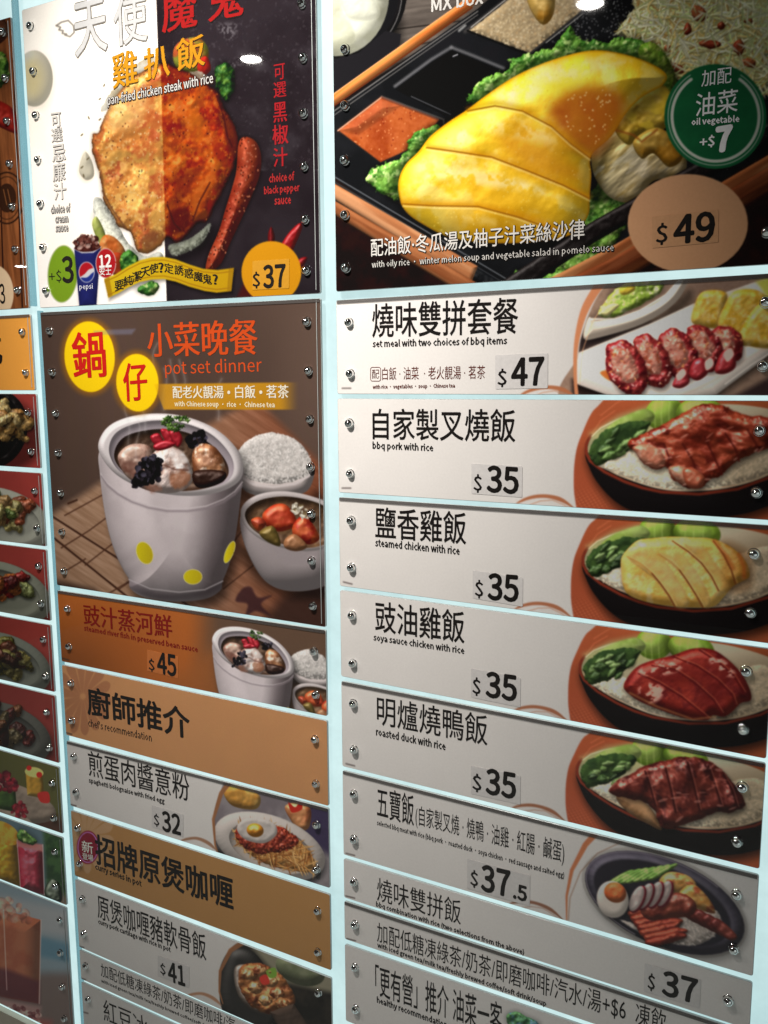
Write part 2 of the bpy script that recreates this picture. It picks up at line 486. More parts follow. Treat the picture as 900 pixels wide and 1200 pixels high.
        c.put(b, sst(5, -8, d) * al * sst(.3, .62, fbm(X, Y, 9, 3)), C3(255, 243, 196))
    c.sheen(spl([(500, 206), (540, 196), (600, 208), (640, 226), (600, 222), (540, 214)]), (255, 250, 220), .5, 6, seed=5, sc=9)
    c.sheen(spl([(560, 150), (600, 140), (640, 154), (650, 168), (600, 160)]), (255, 250, 220), .35, 7, seed=6, sc=9)
    c.sheen(spl([(620, 84), (680, 68), (740, 72), (700, 84), (650, 96)]), (255, 248, 214), .45, 6, seed=8, sc=9)
    for L_ in ([(548, 130), (580, 124), (612, 130), (646, 148), (668, 168), (691, 185)], [(500, 173), (530, 177), (576, 184), (618, 200), (660, 217), (691, 233)], [(472, 239), (506, 241), (560, 242), (606, 254), (656, 272)]):
        c.line(L_, 1.7, (126, 72, 8), soft=1.0, al=.85)
        c.line([(x, y - 3) for x, y in L_], 5, (196, 128, 14), soft=4, al=.35)
        c.line([(x + .6, y + 2.6) for x, y in L_], 1.6, (255, 240, 170), soft=1.4, al=.55)
    # tray rim in front, wood outside it
    c.solid(poly((380, 206), (600, 336), (590, 352), (380, 222)), (20, 22, 25), R=7, spec=.3)
    c.line([(380, 200), (602, 332)], 1.3, (96, 100, 106)); c.line([(380, 206), (598, 336)], 1., (60, 62, 66))
    for (y0, y1, c1, c2) in ((222, 240, (196, 124, 78), (226, 160, 112)), (242, 258, (150, 84, 48), (186, 116, 72))):
        c.solid(poly((380, y0 - 14), (560, y0 + 94 - 4), (552, y1 + 92), (380, y1 - 14)), c1, R=6, c2=c2, ns=7, ang=31, st=12, bump=((3, .05),))
    Z(poly((380, 246), (540, 345), (380, 345)), (34, 18, 13), c2=(22, 12, 9))
    c.solid(poly((560, 348), (690, 262), (905, 140), (905, 166), (700, 282), (600, 350)), (26, 22, 22), R=6, spec=.25)
    for (q, c1, c2) in ((10, (176, 102, 56), (206, 140, 88)), (30, (134, 68, 36), (164, 92, 54)), (50, (92, 44, 24), (112, 60, 32))):
        c.solid(poly((588 + q, 350), (720, 280 + q * .7), (905, 172 + q * .7), (905, 190 + q * .7), (730, 294 + q * .7), (618 + q, 350)), c1, R=5, c2=c2, ns=6, ang=-31, st=12, bump=((3, .05),))
    Z(poly((700, 350), (905, 240), (905, 360), (700, 360)), (40, 22, 16), c2=(26, 15, 12))
    c.tone(poly((740, 180), (920, 80), (920, 360), (640, 360)), (.92, .88, .88), 40)  # shade painted over the lower right of the poster
    # round price spot and green roundel
    Z(ell(806, 262, 70.5, 58), c.at((134, 99, 72), 806, 262), soft=.8, add=.012)
    Z(ell(838.5, 136.5, 60, 61.5), c.at((9, 50, 27), 838, 136), soft=.8, c2=c.at((8, 46, 25), 838, 136))
    c.line(ell(838.5, 136.5, 55.6, 57.2, 0, 60, -58, 238), 1., (206, 208, 196)); c.line(ell(838.5, 136.5, 51, 52.4, 0, 60, -56, 236), 3.6, (206, 208, 196))

def pic_chicken_steak(c):
    Z = c.fill
    wp = np.array(c.paper) * 1.04
    Z(poly((0, -60), (200, -60), (200, 400), (0, 400)), tuple(wp * (1, 1, .985)), c2=tuple(wp * (1, .985, .95)), ns=60)
    b, d = c.sdf(poly((40, 120), (190, 150), (196, 380), (40, 380)), 40)
    c.put(b, sst(40, -40, d) * .30, C3(*(wp * .80)))
    Z(poly((40, 300), (110, 280), (120, 320), (196, 330), (196, 370), (40, 370)), tuple(wp * .93), soft=3, al=.9)
    Z(poly((181, -60), (400, -90), (400, 400), (197, 400)), (43, 35, 40), c2=(54, 46, 52), ns=70)
    b, d = c.sdf(poly((182, -60), (400, -90), (400, 200), (190, 200)), 3)
    X, Y = c.X[b], c.Y[b]
    c.put(b, sst(1, -1, d) * sst(.5, .9, fbm(X, Y, 34, 4, 5)) * .5, C3(104, 98, 106))
    c.put(b, sst(1, -1, d) * sst(.70, .86, fbm(X, Y, 3, 14, 2)) * .22, C3(140, 134, 140))
    for P in (spl([(255, 30), (276, 28), (276, 42), (266, 46)]), spl([(268, 74), (284, 66), (286, 72), (272, 80)])):
        b, d = c.sdf(P, 6); X, Y = c.X[b], c.Y[b]
        c.put(b, sst(4, -4, d) * sst(.3, .7, noise(X, Y, 2, 5)) * .6, C3(150, 144, 150))
    # egg on the left, garlic, sesame
    c.shadow(ell(42, 96, 23, 34), .12, 8, (90, 70, 30))
    c.solid(ell(40, 92, 22, 33), (262, 256, 232), R=20, amb=.75, dif=.3, bump=((20, .1),))
    b, d = c.sdf(ell(38, 92, 13, 22), 12); c.put(b, sst(10, -10, d) * .5, C3(255, 232, 150))
    c.shadow(spl([(94, 190), (100, 176), (108, 190), (110, 208), (100, 214), (92, 204)]), .25, 5, (120, 100, 60))
    c.solid(spl([(94, 190), (100, 178), (108, 190), (110, 206), (101, 211), (93, 202)]), (244, 236, 212), R=8, amb=.7, dif=.35)
    for (x, y) in ((104, 138), (117, 140), (96, 158), (120, 128), (103, 186), (96, 196), (98, 206), (112, 170), (122, 100), (117, 116)):
        Z(ell(x, y, .9, 2.2, x * 13 % 90 - 30), (120, 108, 80), soft=.7)
    # rice, carrot, leaves below the meat
    c.shadow(spl([(110, 250), (150, 300), (200, 300), (250, 262), (246, 290), (190, 316), (130, 312)]), .35, 8)
    rice(c, spl([(110, 232), (124, 240), (150, 284), (170, 300), (188, 296), (192, 318), (160, 322), (130, 306), (112, 262)]), 420, 3, (232, 234, 222), ((236, 238, 228), (206, 210, 196), (250, 250, 246)))
    rice(c, spl([(198, 288), (222, 280), (246, 262), (240, 280), (226, 292), (204, 300)]), 160, 4, (120, 124, 112), ((150, 156, 146), (96, 100, 92), (196, 200, 192)))
    for P_ in (spl([(112, 240), (122, 250), (140, 280), (160, 300), (150, 314), (130, 300), (114, 266)]), spl([(200, 292), (222, 284), (240, 272), (226, 290), (206, 298)])):
        c.tone(P_, (1.25, 1.25, 1.22), 5)
    c.solid(spl([(108, 264), (113, 254), (122, 270), (126, 290), (118, 288)]), (176, 196, 70), R=6, c2=(206, 216, 120))
    c.solid(spl([(116, 290), (122, 276), (134, 278), (146, 292), (148, 312), (136, 320), (122, 314)]), (224, 110, 44), R=7, c2=(238, 160, 90), spec=.2)
    c.solid(spl([(126, 300), (140, 296), (150, 306), (146, 322), (130, 320)]), (206, 74, 40), R=7)
    lettuce(c, spl([(140, 310), (144, 296), (156, 294), (162, 306), (158, 320), (146, 322)]), 3, (34, 84, 30), (66, 130, 46), (110, 160, 60), rough=3)
    lettuce(c, spl([(160, 340), (176, 330), (186, 336), (176, 346)]), 5, (60, 130, 46), (90, 160, 60), rough=3)
    lettuce(c, spl([(252, 90), (254, 78), (264, 72), (272, 80), (276, 94), (273, 108), (266, 118), (258, 108), (252, 100)]), 8, (26, 66, 26), (56, 106, 38), (96, 140, 50), rough=3)
    c.solid(spl([(203, 60), (212, 48), (232, 44), (244, 58), (240, 80), (222, 86), (206, 78)]), (150, 160, 60), R=9, c2=(190, 90, 50), ns=10)
    c.solid(spl([(232, 72), (242, 66), (247, 80), (240, 88), (232, 84)]), (196, 46, 34), R=6)
    Z(spl([(200, 78), (214, 84), (236, 84), (240, 94), (210, 92)]), (190, 178, 160), c2=(150, 130, 112), ns=4, rough=2)
    Z(spl([(140, 92), (156, 78), (180, 66), (182, 90), (150, 112), (126, 128), (118, 128)]), (236, 232, 218), c2=(214, 200, 170), ns=5, rough=2)
    # the steak
    st_ = spl([(108, 158), (109, 180), (117, 206), (121, 232), (128, 246), (140, 266), (153, 272), (160, 292), (172, 297), (188, 288), (196, 278), (208, 284), (222, 272), (231, 262), (243, 258), (252, 240), (262, 222), (270, 206), (277, 186), (279, 164), (272, 142), (262, 124), (254, 108), (242, 98), (226, 88), (214, 82), (204, 78), (190, 74), (176, 80), (160, 88), (148, 98), (136, 112), (124, 134), (116, 154)])
    c.shadow(st_, .55, 7)
    c.solid(st_, (216, 116, 38), R=17, c2=(238, 164, 66), c3=(186, 64, 26), ns=24, bump=((28, .6), (11, .6), (4, .25)), amb=.52, dif=.66, spec=.5, sp=18, wet=.5, sc=(255, 230, 180), seed=2, edge=(96, 44, 18), ew=5, rough=1.6)
    # seared patches, browned crust
    b, d = c.sdf(st_, 2)
    X, Y = c.X[b], c.Y[b]
    t = sst(.54, .70, fbm(X, Y, 17, 50, 5, -70, 1.8)) * sst(0, -5, d)
    c.put(b, t * .6, C3(170, 52, 18))
    t = sst(.60, .76, fbm(X, Y, 11, 61, 4)) * sst(0, -8, d)
    c.put(b, t * .7, C3(250, 196, 104))
    t = sst(.66, .78, fbm(X, Y, 4, 71, 3)) * sst(0, -8, d)
    c.put(b, t * .4, C3(255, 224, 160))
    c.setclip(st_)
    for P, cc, al, sf in ((spl([(120, 130), (150, 104), (172, 118), (160, 146), (132, 152)]), (250, 214, 140), .45, 8), (spl([(226, 226), (240, 210), (256, 190), (250, 214), (236, 240), (226, 256)]), (240, 186, 96), .6, 4),
                          (spl([(220, 130), (232, 134), (238, 160), (228, 170), (220, 150)]), (246, 190, 70), .55, 5), (spl([(256, 130), (276, 150), (280, 186), (268, 176), (262, 152)]), (112, 62, 36), .7, 3),
                          (spl([(205, 210), (226, 196), (238, 196), (226, 214), (214, 232), (206, 240)]), (110, 40, 20), .55, 4), (spl([(200, 248), (220, 244), (222, 264), (206, 276), (198, 268)]), (84, 30, 16), .7, 4),
                          (spl([(166, 280), (180, 270), (186, 282), (172, 292)]), (96, 44, 22), .7, 3), (spl([(190, 80), (214, 84), (222, 96), (200, 100)]), (130, 40, 26), .6, 4)):
        b, d = c.sdf(P, sf + 2)
        c.put(b, sst(sf, -sf, d) * al, C3(*cc))
    c.setclip()
    c.grains(st_, 170, 1.2, .9, ((90, 34, 16), (70, 26, 14), (110, 50, 22)), 12, al=.75)
    c.grains(st_, 120, 1.2, .8, ((255, 236, 200), (255, 224, 170)), 13, al=.7)
    for L_ in ([(254, 112), (262, 136), (266, 158), (272, 172)], [(196, 240), (204, 262), (212, 270)], [(120, 224), (132, 246), (148, 268)], [(226, 258), (234, 236), (246, 214)]):
        c.line(L_, 1.8, (70, 28, 14), soft=1.2, al=.8)
    # the right half of the print is a darker exposure
    c.setclip(st_)
    c.tone(poly((187.5, 40), (300, 40), (300, 320), (195, 320)), (.86, .58, .44), .8)
    b, d = c.sdf(poly((90, 60), (187.5, 60), (195, 320), (90, 320)), 2)
    c.put(b, sst(1, -1, d) * .20, C3(262, 226, 160))
    c.setclip()
    # sausage
    sg = spl([(279, 172), (283, 162), (292, 161), (301, 168), (306, 184), (304, 206), (294, 232), (284, 254), (270, 284), (258, 310), (242, 318), (244, 300), (256, 272), (264, 246), (272, 220), (277, 200)])
    c.shadow(sg, .6, 6)
    c.solid(sg, (142, 44, 28), R=13, c2=(168, 66, 40), ns=16, bump=((14, .2), (3, .2)), spec=.45, sp=14, sc=(240, 180, 150), wet=.4, seed=9)
    c.grains(sg, 150, 1.4, .9, ((60, 20, 14), (206, 130, 100), (90, 30, 20)), 19, al=.8)
    # chillies
    c.solid(spl([(326, 296), (336, 276), (350, 262), (354, 266), (348, 282), (338, 300)]), (176, 26, 30), R=5, spec=.5)
    c.solid(spl([(316, 290), (314, 276), (318, 266), (322, 280)]), (120, 20, 24), R=4, spec=.3)
    c.solid(spl([(344, 318), (350, 304), (360, 302), (352, 316)]), (150, 24, 28), R=4, spec=.3)
    Z(poly((276, 352), (292, 318), (300, 340), (300, 356)), (96, 24, 24), soft=3, al=.7)
    # price spots
    Z(ell(73.5, 321, 17.5, 33.5, 3), (148, 190, 46), soft=.7)
    c.line(ell(73.5, 321, 17.5, 33.5, 3, 50), 1.2, (226, 240, 190))
    Z(ell(318, 319, 35, 36.5), (250, 172, 30), soft=.7)
    # paper cup with a soft drink
    cup = poly((87, 291), (118, 289), (113, 358), (93, 359))
    c.shadow(cup, .25, 4)
    c.solid(cup, (44, 50, 128), R=14, c2=(40, 44, 116), bump=((30, .02),), amb=.62, dif=.42, lt=(-.2, -.1, .9))
    c.line([(87, 291.5), (96, 296), (109, 295.5), (118, 289.5)], 1.6, (226, 226, 232))
    Z(spl([(87, 291), (94, 286), (110, 285), (118, 289), (110, 294), (96, 295)]), (84, 34, 28))
    c.grains(spl([(88, 289), (90, 279), (101, 276), (114, 279), (117, 288), (104, 293)]), 80, 3.2, 2.4, ((120, 66, 56), (86, 40, 34), (170, 120, 108), (64, 28, 24), (206, 170, 160)), 9, dk=.5)
    Z(ell(101.5, 319, 9.4, 12.2), (240, 240, 244)); c.setclip(ell(101.5, 319, 8.6, 11.4), .5)
    Z(spl([(90, 300), (114, 300), (112, 312), (104, 316), (98, 322), (90, 324)]), (206, 34, 46)); Z(spl([(90, 334), (94, 326), (102, 325), (108, 320), (114, 318), (114, 336)]), (44, 62, 160)); c.setclip()
    Z(ell(124, 308.5, 11.6, 17.2), (202, 36, 44)); c.line(ell(124, 308.5, 11.6, 17.2), .8, (240, 220, 220))
    # ribbon
    rb = poly((122, 327), (136, 321), (150, 312), (164, 305), (178, 301.5), (192, 301), (206, 304), (222, 310), (238, 315), (255, 316.5), (274, 314), (271, 341), (254, 343), (240, 341), (222, 336), (206, 330), (192, 327), (178, 327.5), (164, 330.5), (150, 337), (138, 344), (127, 349))
    c.shadow(rb + (1.5, 3), .5, 4)
    Z(rb, (244, 208, 38), grad=(130, 310, 270, 340, (226, 176, 26)), soft=.7)
    top, bot = rb[:11], rb[11:][::-1]
    c.line(top * .86 + bot * .14, .9, (176, 116, 16)); c.line(top * .14 + bot * .86, .9, (176, 116, 16))
    Z(poly((122, 327), (128, 325), (132, 346), (127, 349)), (190, 140, 20), al=.8); Z(poly((268, 314.5), (274, 314), (271, 341), (266, 342)), (190, 140, 20), al=.8)
    # stroke of the wing on the first character
    for L_ in ([(66, 30), (72, 26), (80, 24), (86, 30), (87, 38), (82, 43), (76, 41)], [(66, 30), (71, 32), (69, 35), (74, 36), (73, 39), (78, 40)]):
        c.line(L_, 1.6, (150, 144, 134), soft=1)

def pot(c, f, s=1., big=True):
    """lidded-soup pot with two bowls; f maps reference points to this board"""
    q = lambda *p: np.array([f(x, y) for x, y in p], float)
    sp_ = lambda *p: spl(q(*p))
    wh, wh2 = (190, 178, 180), (204, 194, 194)
    # rice bowl
    c.shadow(sp_((280, 560), (300, 575), (350, 590), (372, 575), (376, 600), (300, 600)), .5, 8 * s)
    c.solid(sp_((278, 548), (300, 560), (340, 558), (367, 548), (364, 570), (350, 580), (320, 584), (292, 578), (280, 566)), (204, 192, 190), R=12 * s, bump=((20, .02),))
    rice(c, sp_((277, 536), (284, 522), (300, 511), (318, 507), (340, 512), (354, 522), (364, 538), (366, 552), (350, 562), (320, 567), (294, 562), (280, 550)), int(900 * s * s + 60), 5, (216, 210, 206), ((236, 230, 228), (206, 198, 196), (250, 246, 244), (180, 170, 166)), 3 * s, 1.1 * s)
    c.line(q((367, 545), (362, 558), (346, 567), (320, 571), (296, 567), (284, 560)), 2.2 * s, (214, 204, 204), soft=1)
    # soup bowl
    c.shadow(sp_((286, 640), (300, 680), (340, 700), (390, 700), (392, 680)), .5, 9 * s)
    c.solid(sp_((282, 604), (284, 630), (296, 660), (312, 682), (334, 692), (362, 692), (384, 684), (400, 660), (404, 610), (390, 590), (340, 578), (296, 586)), wh, R=30 * s, bump=((20, .01),), amb=.5, dif=.6)
    c.solid(sp_((282, 603), (288, 588), (308, 578), (338, 576), (372, 584), (398, 600), (404, 622), (388, 640), (356, 646), (318, 638), (292, 622)), wh2, R=5 * s, bump=((20, .01),), amb=.6, dif=.5)
    c.solid(sp_((287, 604), (294, 592), (312, 584), (340, 582), (374, 590), (396, 606), (396, 624), (380, 638), (354, 642), (320, 634), (296, 620)), (92, 66, 48), R=10 * s, c2=(120, 88, 60), ns=14, spec=.2, lt=(.4, .6, .6))
    for P, k in ((sp_((308, 602), (320, 592), (334, 591), (344, 602), (348, 616), (334, 622), (322, 622), (310, 614)), (196, 58, 32)), (sp_((344, 614), (356, 604), (368, 616), (374, 632), (360, 638), (344, 628)), (170, 40, 28)), (sp_((294, 610), (304, 606), (312, 614), (302, 622)), (168, 60, 40))):
        c.solid(P, k, R=9 * s, c2=(214, 90, 46), ns=9, spec=.4, sp=12, bump=((9, .3),))
    c.solid(sp_((304, 624), (318, 616), (326, 626), (328, 640), (312, 634)), (128, 106, 52), R=8 * s, spec=.3); c.solid(sp_((334, 632), (346, 626), (360, 640), (348, 646), (334, 642)), (176, 120, 82), R=7 * s, spec=.3)
    if big:
        c.grains(sp_((338, 592), (352, 590), (366, 600), (360, 608), (346, 602)), 34, 3.4, 1.8, ((206, 196, 176), (120, 100, 70), (236, 230, 214)), 3, dk=.5)
    # pot body
    body = sp_((116, 530), (117, 556), (121, 590), (127, 622), (135, 648), (144, 667), (151, 679), (153, 690), (170, 700), (205, 705), (240, 702), (258, 692), (261, 681), (269, 660), (276, 628), (281, 592), (284, 564), (285, 546), (270, 520), (200, 500), (130, 510))
    c.shadow(body + np.array((6, 8)) * s, .55, 10 * s)
    c.solid(body, (180, 169, 172), R=60 * s, c2=(186, 175, 178), bump=((60, .02),), amb=.50, dif=.62, lt=(-.5, -.35, .8), spec=.12, sp=10)
    c.tone(sp_((250, 560), (286, 560), (280, 640), (262, 690), (236, 704), (240, 640)), (.84, .81, .82), 14 * s)
    c.tone(sp_((151, 679), (176, 691), (205, 695), (238, 691), (262, 680), (258, 692), (206, 704), (156, 693)), (.82, .8, .82), 4 * s)
    c.line(q((119, 558), (126, 569), (138, 579), (154, 588), (174, 595), (196, 599), (220, 599), (242, 596), (262, 588), (275, 579), (283, 569)), 2 * s, (132, 120, 126), soft=2 * s, al=.8)
    c.line(q((118, 555), (126, 566), (138, 576), (154, 585), (174, 592), (196, 596), (220, 596), (242, 593), (262, 585), (275, 576), (284, 565)), 1.2 * s, (212, 202, 206), soft=1 * s, al=.7)
    c.line(q((151, 679), (176, 690), (210, 694), (240, 691), (261, 681)), 1.4 * s, (214, 206, 210), soft=1 * s, al=.6)
    # rim and mouth
    c.solid(sp_((116, 529), (120, 508), (138, 493), (172, 485), (212, 487), (250, 501), (276, 524), (285, 548), (278, 566), (252, 578), (214, 581), (172, 574), (136, 556)), (214, 205, 207), R=8 * s, bump=((40, .01),), amb=.6, dif=.5, spec=.3, sp=8)
    c.solid(sp_((128, 531), (132, 512), (148, 500), (178, 493), (212, 495), (246, 508), (268, 530), (274, 550), (264, 566), (238, 572), (204, 574), (168, 566), (140, 552)), (176, 164, 172), R=9 * s, lt=(.5, .6, .6), bump=((40, .01),), amb=.55, dif=.5)
    c.solid(sp_((134, 537), (138, 520), (152, 509), (182, 503), (212, 505), (242, 517), (262, 536), (268, 554), (258, 566), (232, 574), (202, 575), (170, 567), (146, 554)), (64, 44, 34), R=9 * s, c2=(84, 60, 44), lt=(.5, .6, .6), ns=12, spec=.25)
    # fish, black beans, chilli, herb
    c.solid(sp_((138, 538), (144, 526), (158, 520), (176, 524), (178, 546), (166, 566), (148, 558)), (150, 108, 94), R=10 * s, c2=(196, 160, 144), ns=9, spec=.5, bump=((8, .5),))
    c.solid(sp_((160, 566), (170, 546), (178, 532), (196, 522), (214, 530), (224, 548), (226, 562), (216, 574), (196, 578), (174, 575)), (176, 138, 124), R=13 * s, c2=(216, 196, 190), c3=(236, 226, 224), ns=11, spec=.55, sp=12, bump=((10, .6), (4, .4)))
    c.line(q((180, 549), (192, 545), (204, 550), (220, 551)), 1.8 * s, (92, 54, 44), soft=1.4, al=.8)
    for P_, k_, a_ in ((sp_((200, 556), (216, 552), (224, 560), (214, 572), (202, 570)), (150, 92, 62), .7), (sp_((166, 562), (178, 566), (190, 574), (176, 577)), (140, 96, 80), .7), (sp_((196, 526), (210, 528), (220, 540), (204, 544)), (240, 234, 232), .6),
                       (sp_((142, 546), (152, 540), (166, 546), (160, 560)), (96, 54, 44), .55), (sp_((146, 530), (158, 525), (170, 530), (158, 536)), (214, 180, 160), .6)):
        c.fill(P_, k_, soft=2.4 * s, al=a_, rough=2 * s, rs=5 * s)
    c.solid(sp_((226, 548), (226, 530), (236, 520), (252, 524), (262, 540), (264, 560), (246, 568), (232, 566)), (128, 74, 44), R=11 * s, c2=(190, 128, 84), c3=(222, 190, 166), ns=10, spec=.6, sp=10, bump=((9, .6),))
    c.solid(sp_((228, 552), (262, 552), (262, 564), (240, 572), (228, 568)), (46, 26, 20), R=8 * s, spec=.4)
    for cx, cy, rx, ry, n, sd in ((174, 552, 15, 16, 60, 1), (230, 514, 13, 8, 40, 2), (164, 563, 10, 7, 30, 3), (182, 540, 9, 7, 20, 7)):
        c.grains(np.array([f(*p) for p in ell(cx, cy, rx, ry, -30)]), int(n * (1 if big else .5)), 3.8 * s, 3.2 * s, ((20, 17, 20), (34, 30, 36), (14, 12, 14), (66, 62, 76)), sd, al=1, dk=.7)
    for P in (sp_((176, 512), (186, 508), (192, 520), (184, 524)), sp_((188, 504), (198, 504), (204, 516), (196, 520)), sp_((198, 508), (206, 502), (214, 514), (208, 524)), sp_((180, 522), (194, 516), (206, 520), (196, 526), (184, 528))):
        c.solid(P, (172, 32, 44), R=4 * s, spec=.4)
    rh = random.Random(3)
    for i in range(46 if big else 22):
        x, y = 188 + rh.uniform(0, 34), 489 + rh.uniform(0, 15)
        if abs(x - 205) > 8 + (505 - y) * .9:
            continue
        t = rh.uniform(0, 6.28)
        L_ = [(x + 4.2 * math.cos(t + u) * v, y + 3.4 * math.sin(t + u) * v) for u, v in ((0, 1.1), (.5, .6), (1.1, 1), (1.7, .4), (3.1, .7), (4.4, .4), (5.2, 1), (5.8, .6))]
        c.solid(sp_(*L_), rh.choice(((52, 84, 30), (74, 108, 42), (96, 132, 58), (40, 66, 26))), R=3 * s, spec=.15, bump=((3, .5),), seed=i)
    for cx, cy, rx, ry, a in ((169.5, 648, 9.2, 13.4, -22), (226, 676, 10.8, 8.6, 0), (269, 647, 4.6, 13.4, 22)):
        E = np.array([f(*p) for p in ell(cx, cy, rx, ry, a)])
        c.fill(E, (216, 200, 30), soft=.9, grad=(*f(cx - rx, cy), *f(cx + rx, cy), (190, 170, 30)))
        c.line(E, .8 * s, (236, 228, 150), al=.7)

def pic_pot_dinner(c):
    Z = c.fill
    c.col[:] = C3(80, 62, 54)
    g = fbm(c.X, c.Y, 120, 5, 3, 90, 3)[..., None]
    c.col = c.col * (.82 + .34 * g)
    t = sst(250, 385, c.X)[..., None] * sst(640, 420, c.Y)[..., None]
    c.col = c.col * (1 - t * .35) + C3(118, 98, 86) * t * .35
    # bamboo mat
    mat = poly((50, 612), (130, 560), (300, 470), (390, 560), (400, 760), (50, 720))
    b, d = c.sdf(mat, 14)
    X, Y = c.X[b], c.Y[b]
    k = C3(170, 134, 108) + (fbm(X, Y, 3, 8, 4, 33, 14) - .5)[..., None] * .22
    k = k * (1 - sst(150, 380, X)[..., None] * C3(70, 120, 140))
    c.put(b, sst(9, -5, d), k)
    for L_ in ([(50, 598), (100, 630), (160, 668), (230, 716)], [(60, 628), (110, 668), (150, 700)], [(80, 590), (90, 586)]):
        c.line(L_, 2.2, (62, 36, 26), soft=1.2)
    for L_ in ([(72, 642), (104, 622), (134, 600)], [(76, 604), (120, 580)], [(100, 662), (136, 634)], [(140, 690), (160, 676)], [(72, 672), (100, 655)], [(270, 640), (300, 600)], [(262, 690), (300, 660)], [(120, 700), (150, 682)]):
        c.line(L_, 1.5, (84, 52, 38), soft=1.1)
    Z(poly((50, 676), (110, 690), (140, 712), (50, 720)), (44, 30, 26), soft=6, al=.8)
    Z(poly((330, 700), (396, 660), (400, 760), (300, 740)), (52, 34, 30), soft=10, al=.8)
    Z(spl([(284, 690), (294, 688), (302, 700), (318, 698), (306, 708), (318, 722), (300, 716), (288, 722), (290, 708), (276, 704)]), (56, 30, 36), soft=2, al=.8)
    pot(c, lambda x, y: (x, y))
    # steam
    for i, (x, y) in enumerate(((150, 520), (170, 505), (192, 480), (204, 470), (256, 492), (160, 540), (215, 470), (182, 450))):
        P = [(x + 5 * math.sin(k * .9 + i * 2) * (k / 6), y - k * 8) for k in range(7)]
        c.line(P, 4, (200, 196, 198), soft=4.5, al=.20, w2=1)
        c.line(P, 1, (226, 222, 222), soft=1.6, al=.16)
    # headline roundels and label bar
    for cx, cy, rx, ry in ((105, 418, 29.5, 41.5), (161, 448.5, 24.8, 33.8)):
        E = ell(cx, cy, rx, ry, -4)
        c.shadow(ell(cx, cy, rx + 4, ry + 4, -4), .55, 5, (178, 112, 20))
        Z(E, (250, 208, 12), soft=.8)
    b, d = c.sdf(poly((180, 450), (350, 448), (350, 480), (192, 480)), 3)
    X = c.X[b]
    a = sst(1, -1, d) * sst(352, 325, X) * sst(176, 196, X)
    c.put(b, a * .96, C3(196, 140, 34) + (noise(X, c.Y[b], 22, 3) - .5)[..., None] * .06)
    b, d = c.sdf(poly((110, 388), (158, 386), (154, 391), (112, 392)), 3)
    c.put(b, sst(2.5, -1, d) * .4, C3(128, 134, 168))

def dish_base(c):
    """terracotta ground and bowl shared by the four rice dishes, in the pixels of the second of them"""
    Z = c.fill
    disc = spl([(704, 602), (690, 616), (680, 636), (672, 658), (669, 688), (672, 722), (690, 800), (1000, 800), (1000, 500), (760, 540)], 10)
    Z(disc, (150, 76, 44), soft=.8, grad=(800, 600, 690, 730, (120, 56, 36)))
    b, d = c.sdf(disc, 2)
    X, Y = c.X[b], c.Y[b]
    t = fbm(X, Y, 60, 7, 3, 20, 3)[..., None]
    c.put(b, sst(1, -1, d) * .9, c.col[b] * (.86 + .30 * t))
    w = np.sin(X * 1.05 + Y * .4) * np.sin(Y * 1.25 - X * .3)
    a = sst(690, 722, Y) * sst(735, 690, X)
    c.put(b, sst(1, -1, d) * a * sst(-.2, .5, w) * .45, C3(166, 92, 62))
    c.setclip(disc)
    for L_ in ([(700, 620), (720, 606), (745, 600)], [(690, 640), (700, 626), (716, 616)]):
        c.line(L_, 1.2, (180, 104, 70), soft=1.2, al=.5)
    out = spl([(689, 642), (683, 650), (682, 664), (686, 676), (695, 694), (714, 716), (738, 731), (780, 742), (830, 744), (880, 738), (930, 716), (960, 680), (950, 650), (900, 640), (800, 650), (720, 656), (696, 652)])
    c.shadow(out + (2, 8), .65, 9)
    c.solid(out, (19, 16, 17), R=26, bump=((20, .02),), amb=.7, dif=.3)
    c.line([(689, 642), (683.5, 652), (683.5, 662), (688, 671), (704, 684), (727, 696.5), (748, 705), (770, 711), (813, 716), (857, 713), (900, 700), (935, 680)], 3.4, (96, 36, 24), soft=.8)
    inn = spl([(690, 643), (700, 634), (722, 624), (770, 616), (860, 618), (930, 640), (930, 676), (898, 697), (856, 709.5), (812, 712.5), (770, 708), (728, 693), (704, 680), (689, 668), (685, 656)])
    Z(inn, (120, 118, 88), grad=(690, 640, 760, 700, (170, 158, 136)))
    Z(poly((688, 640), (720, 622), (780, 606), (780, 640), (700, 660)), (150, 150, 100), soft=6, al=.7)
    c.line([(690, 643), (700, 634), (722, 625), (745, 620)], 1.3, (206, 190, 160), al=.7)
    c.line([(686, 660), (691, 669), (706, 681), (730, 693), (772, 707), (813, 711.5), (856, 708.5)], 1., (196, 140, 110), al=.5)
    return disc, inn

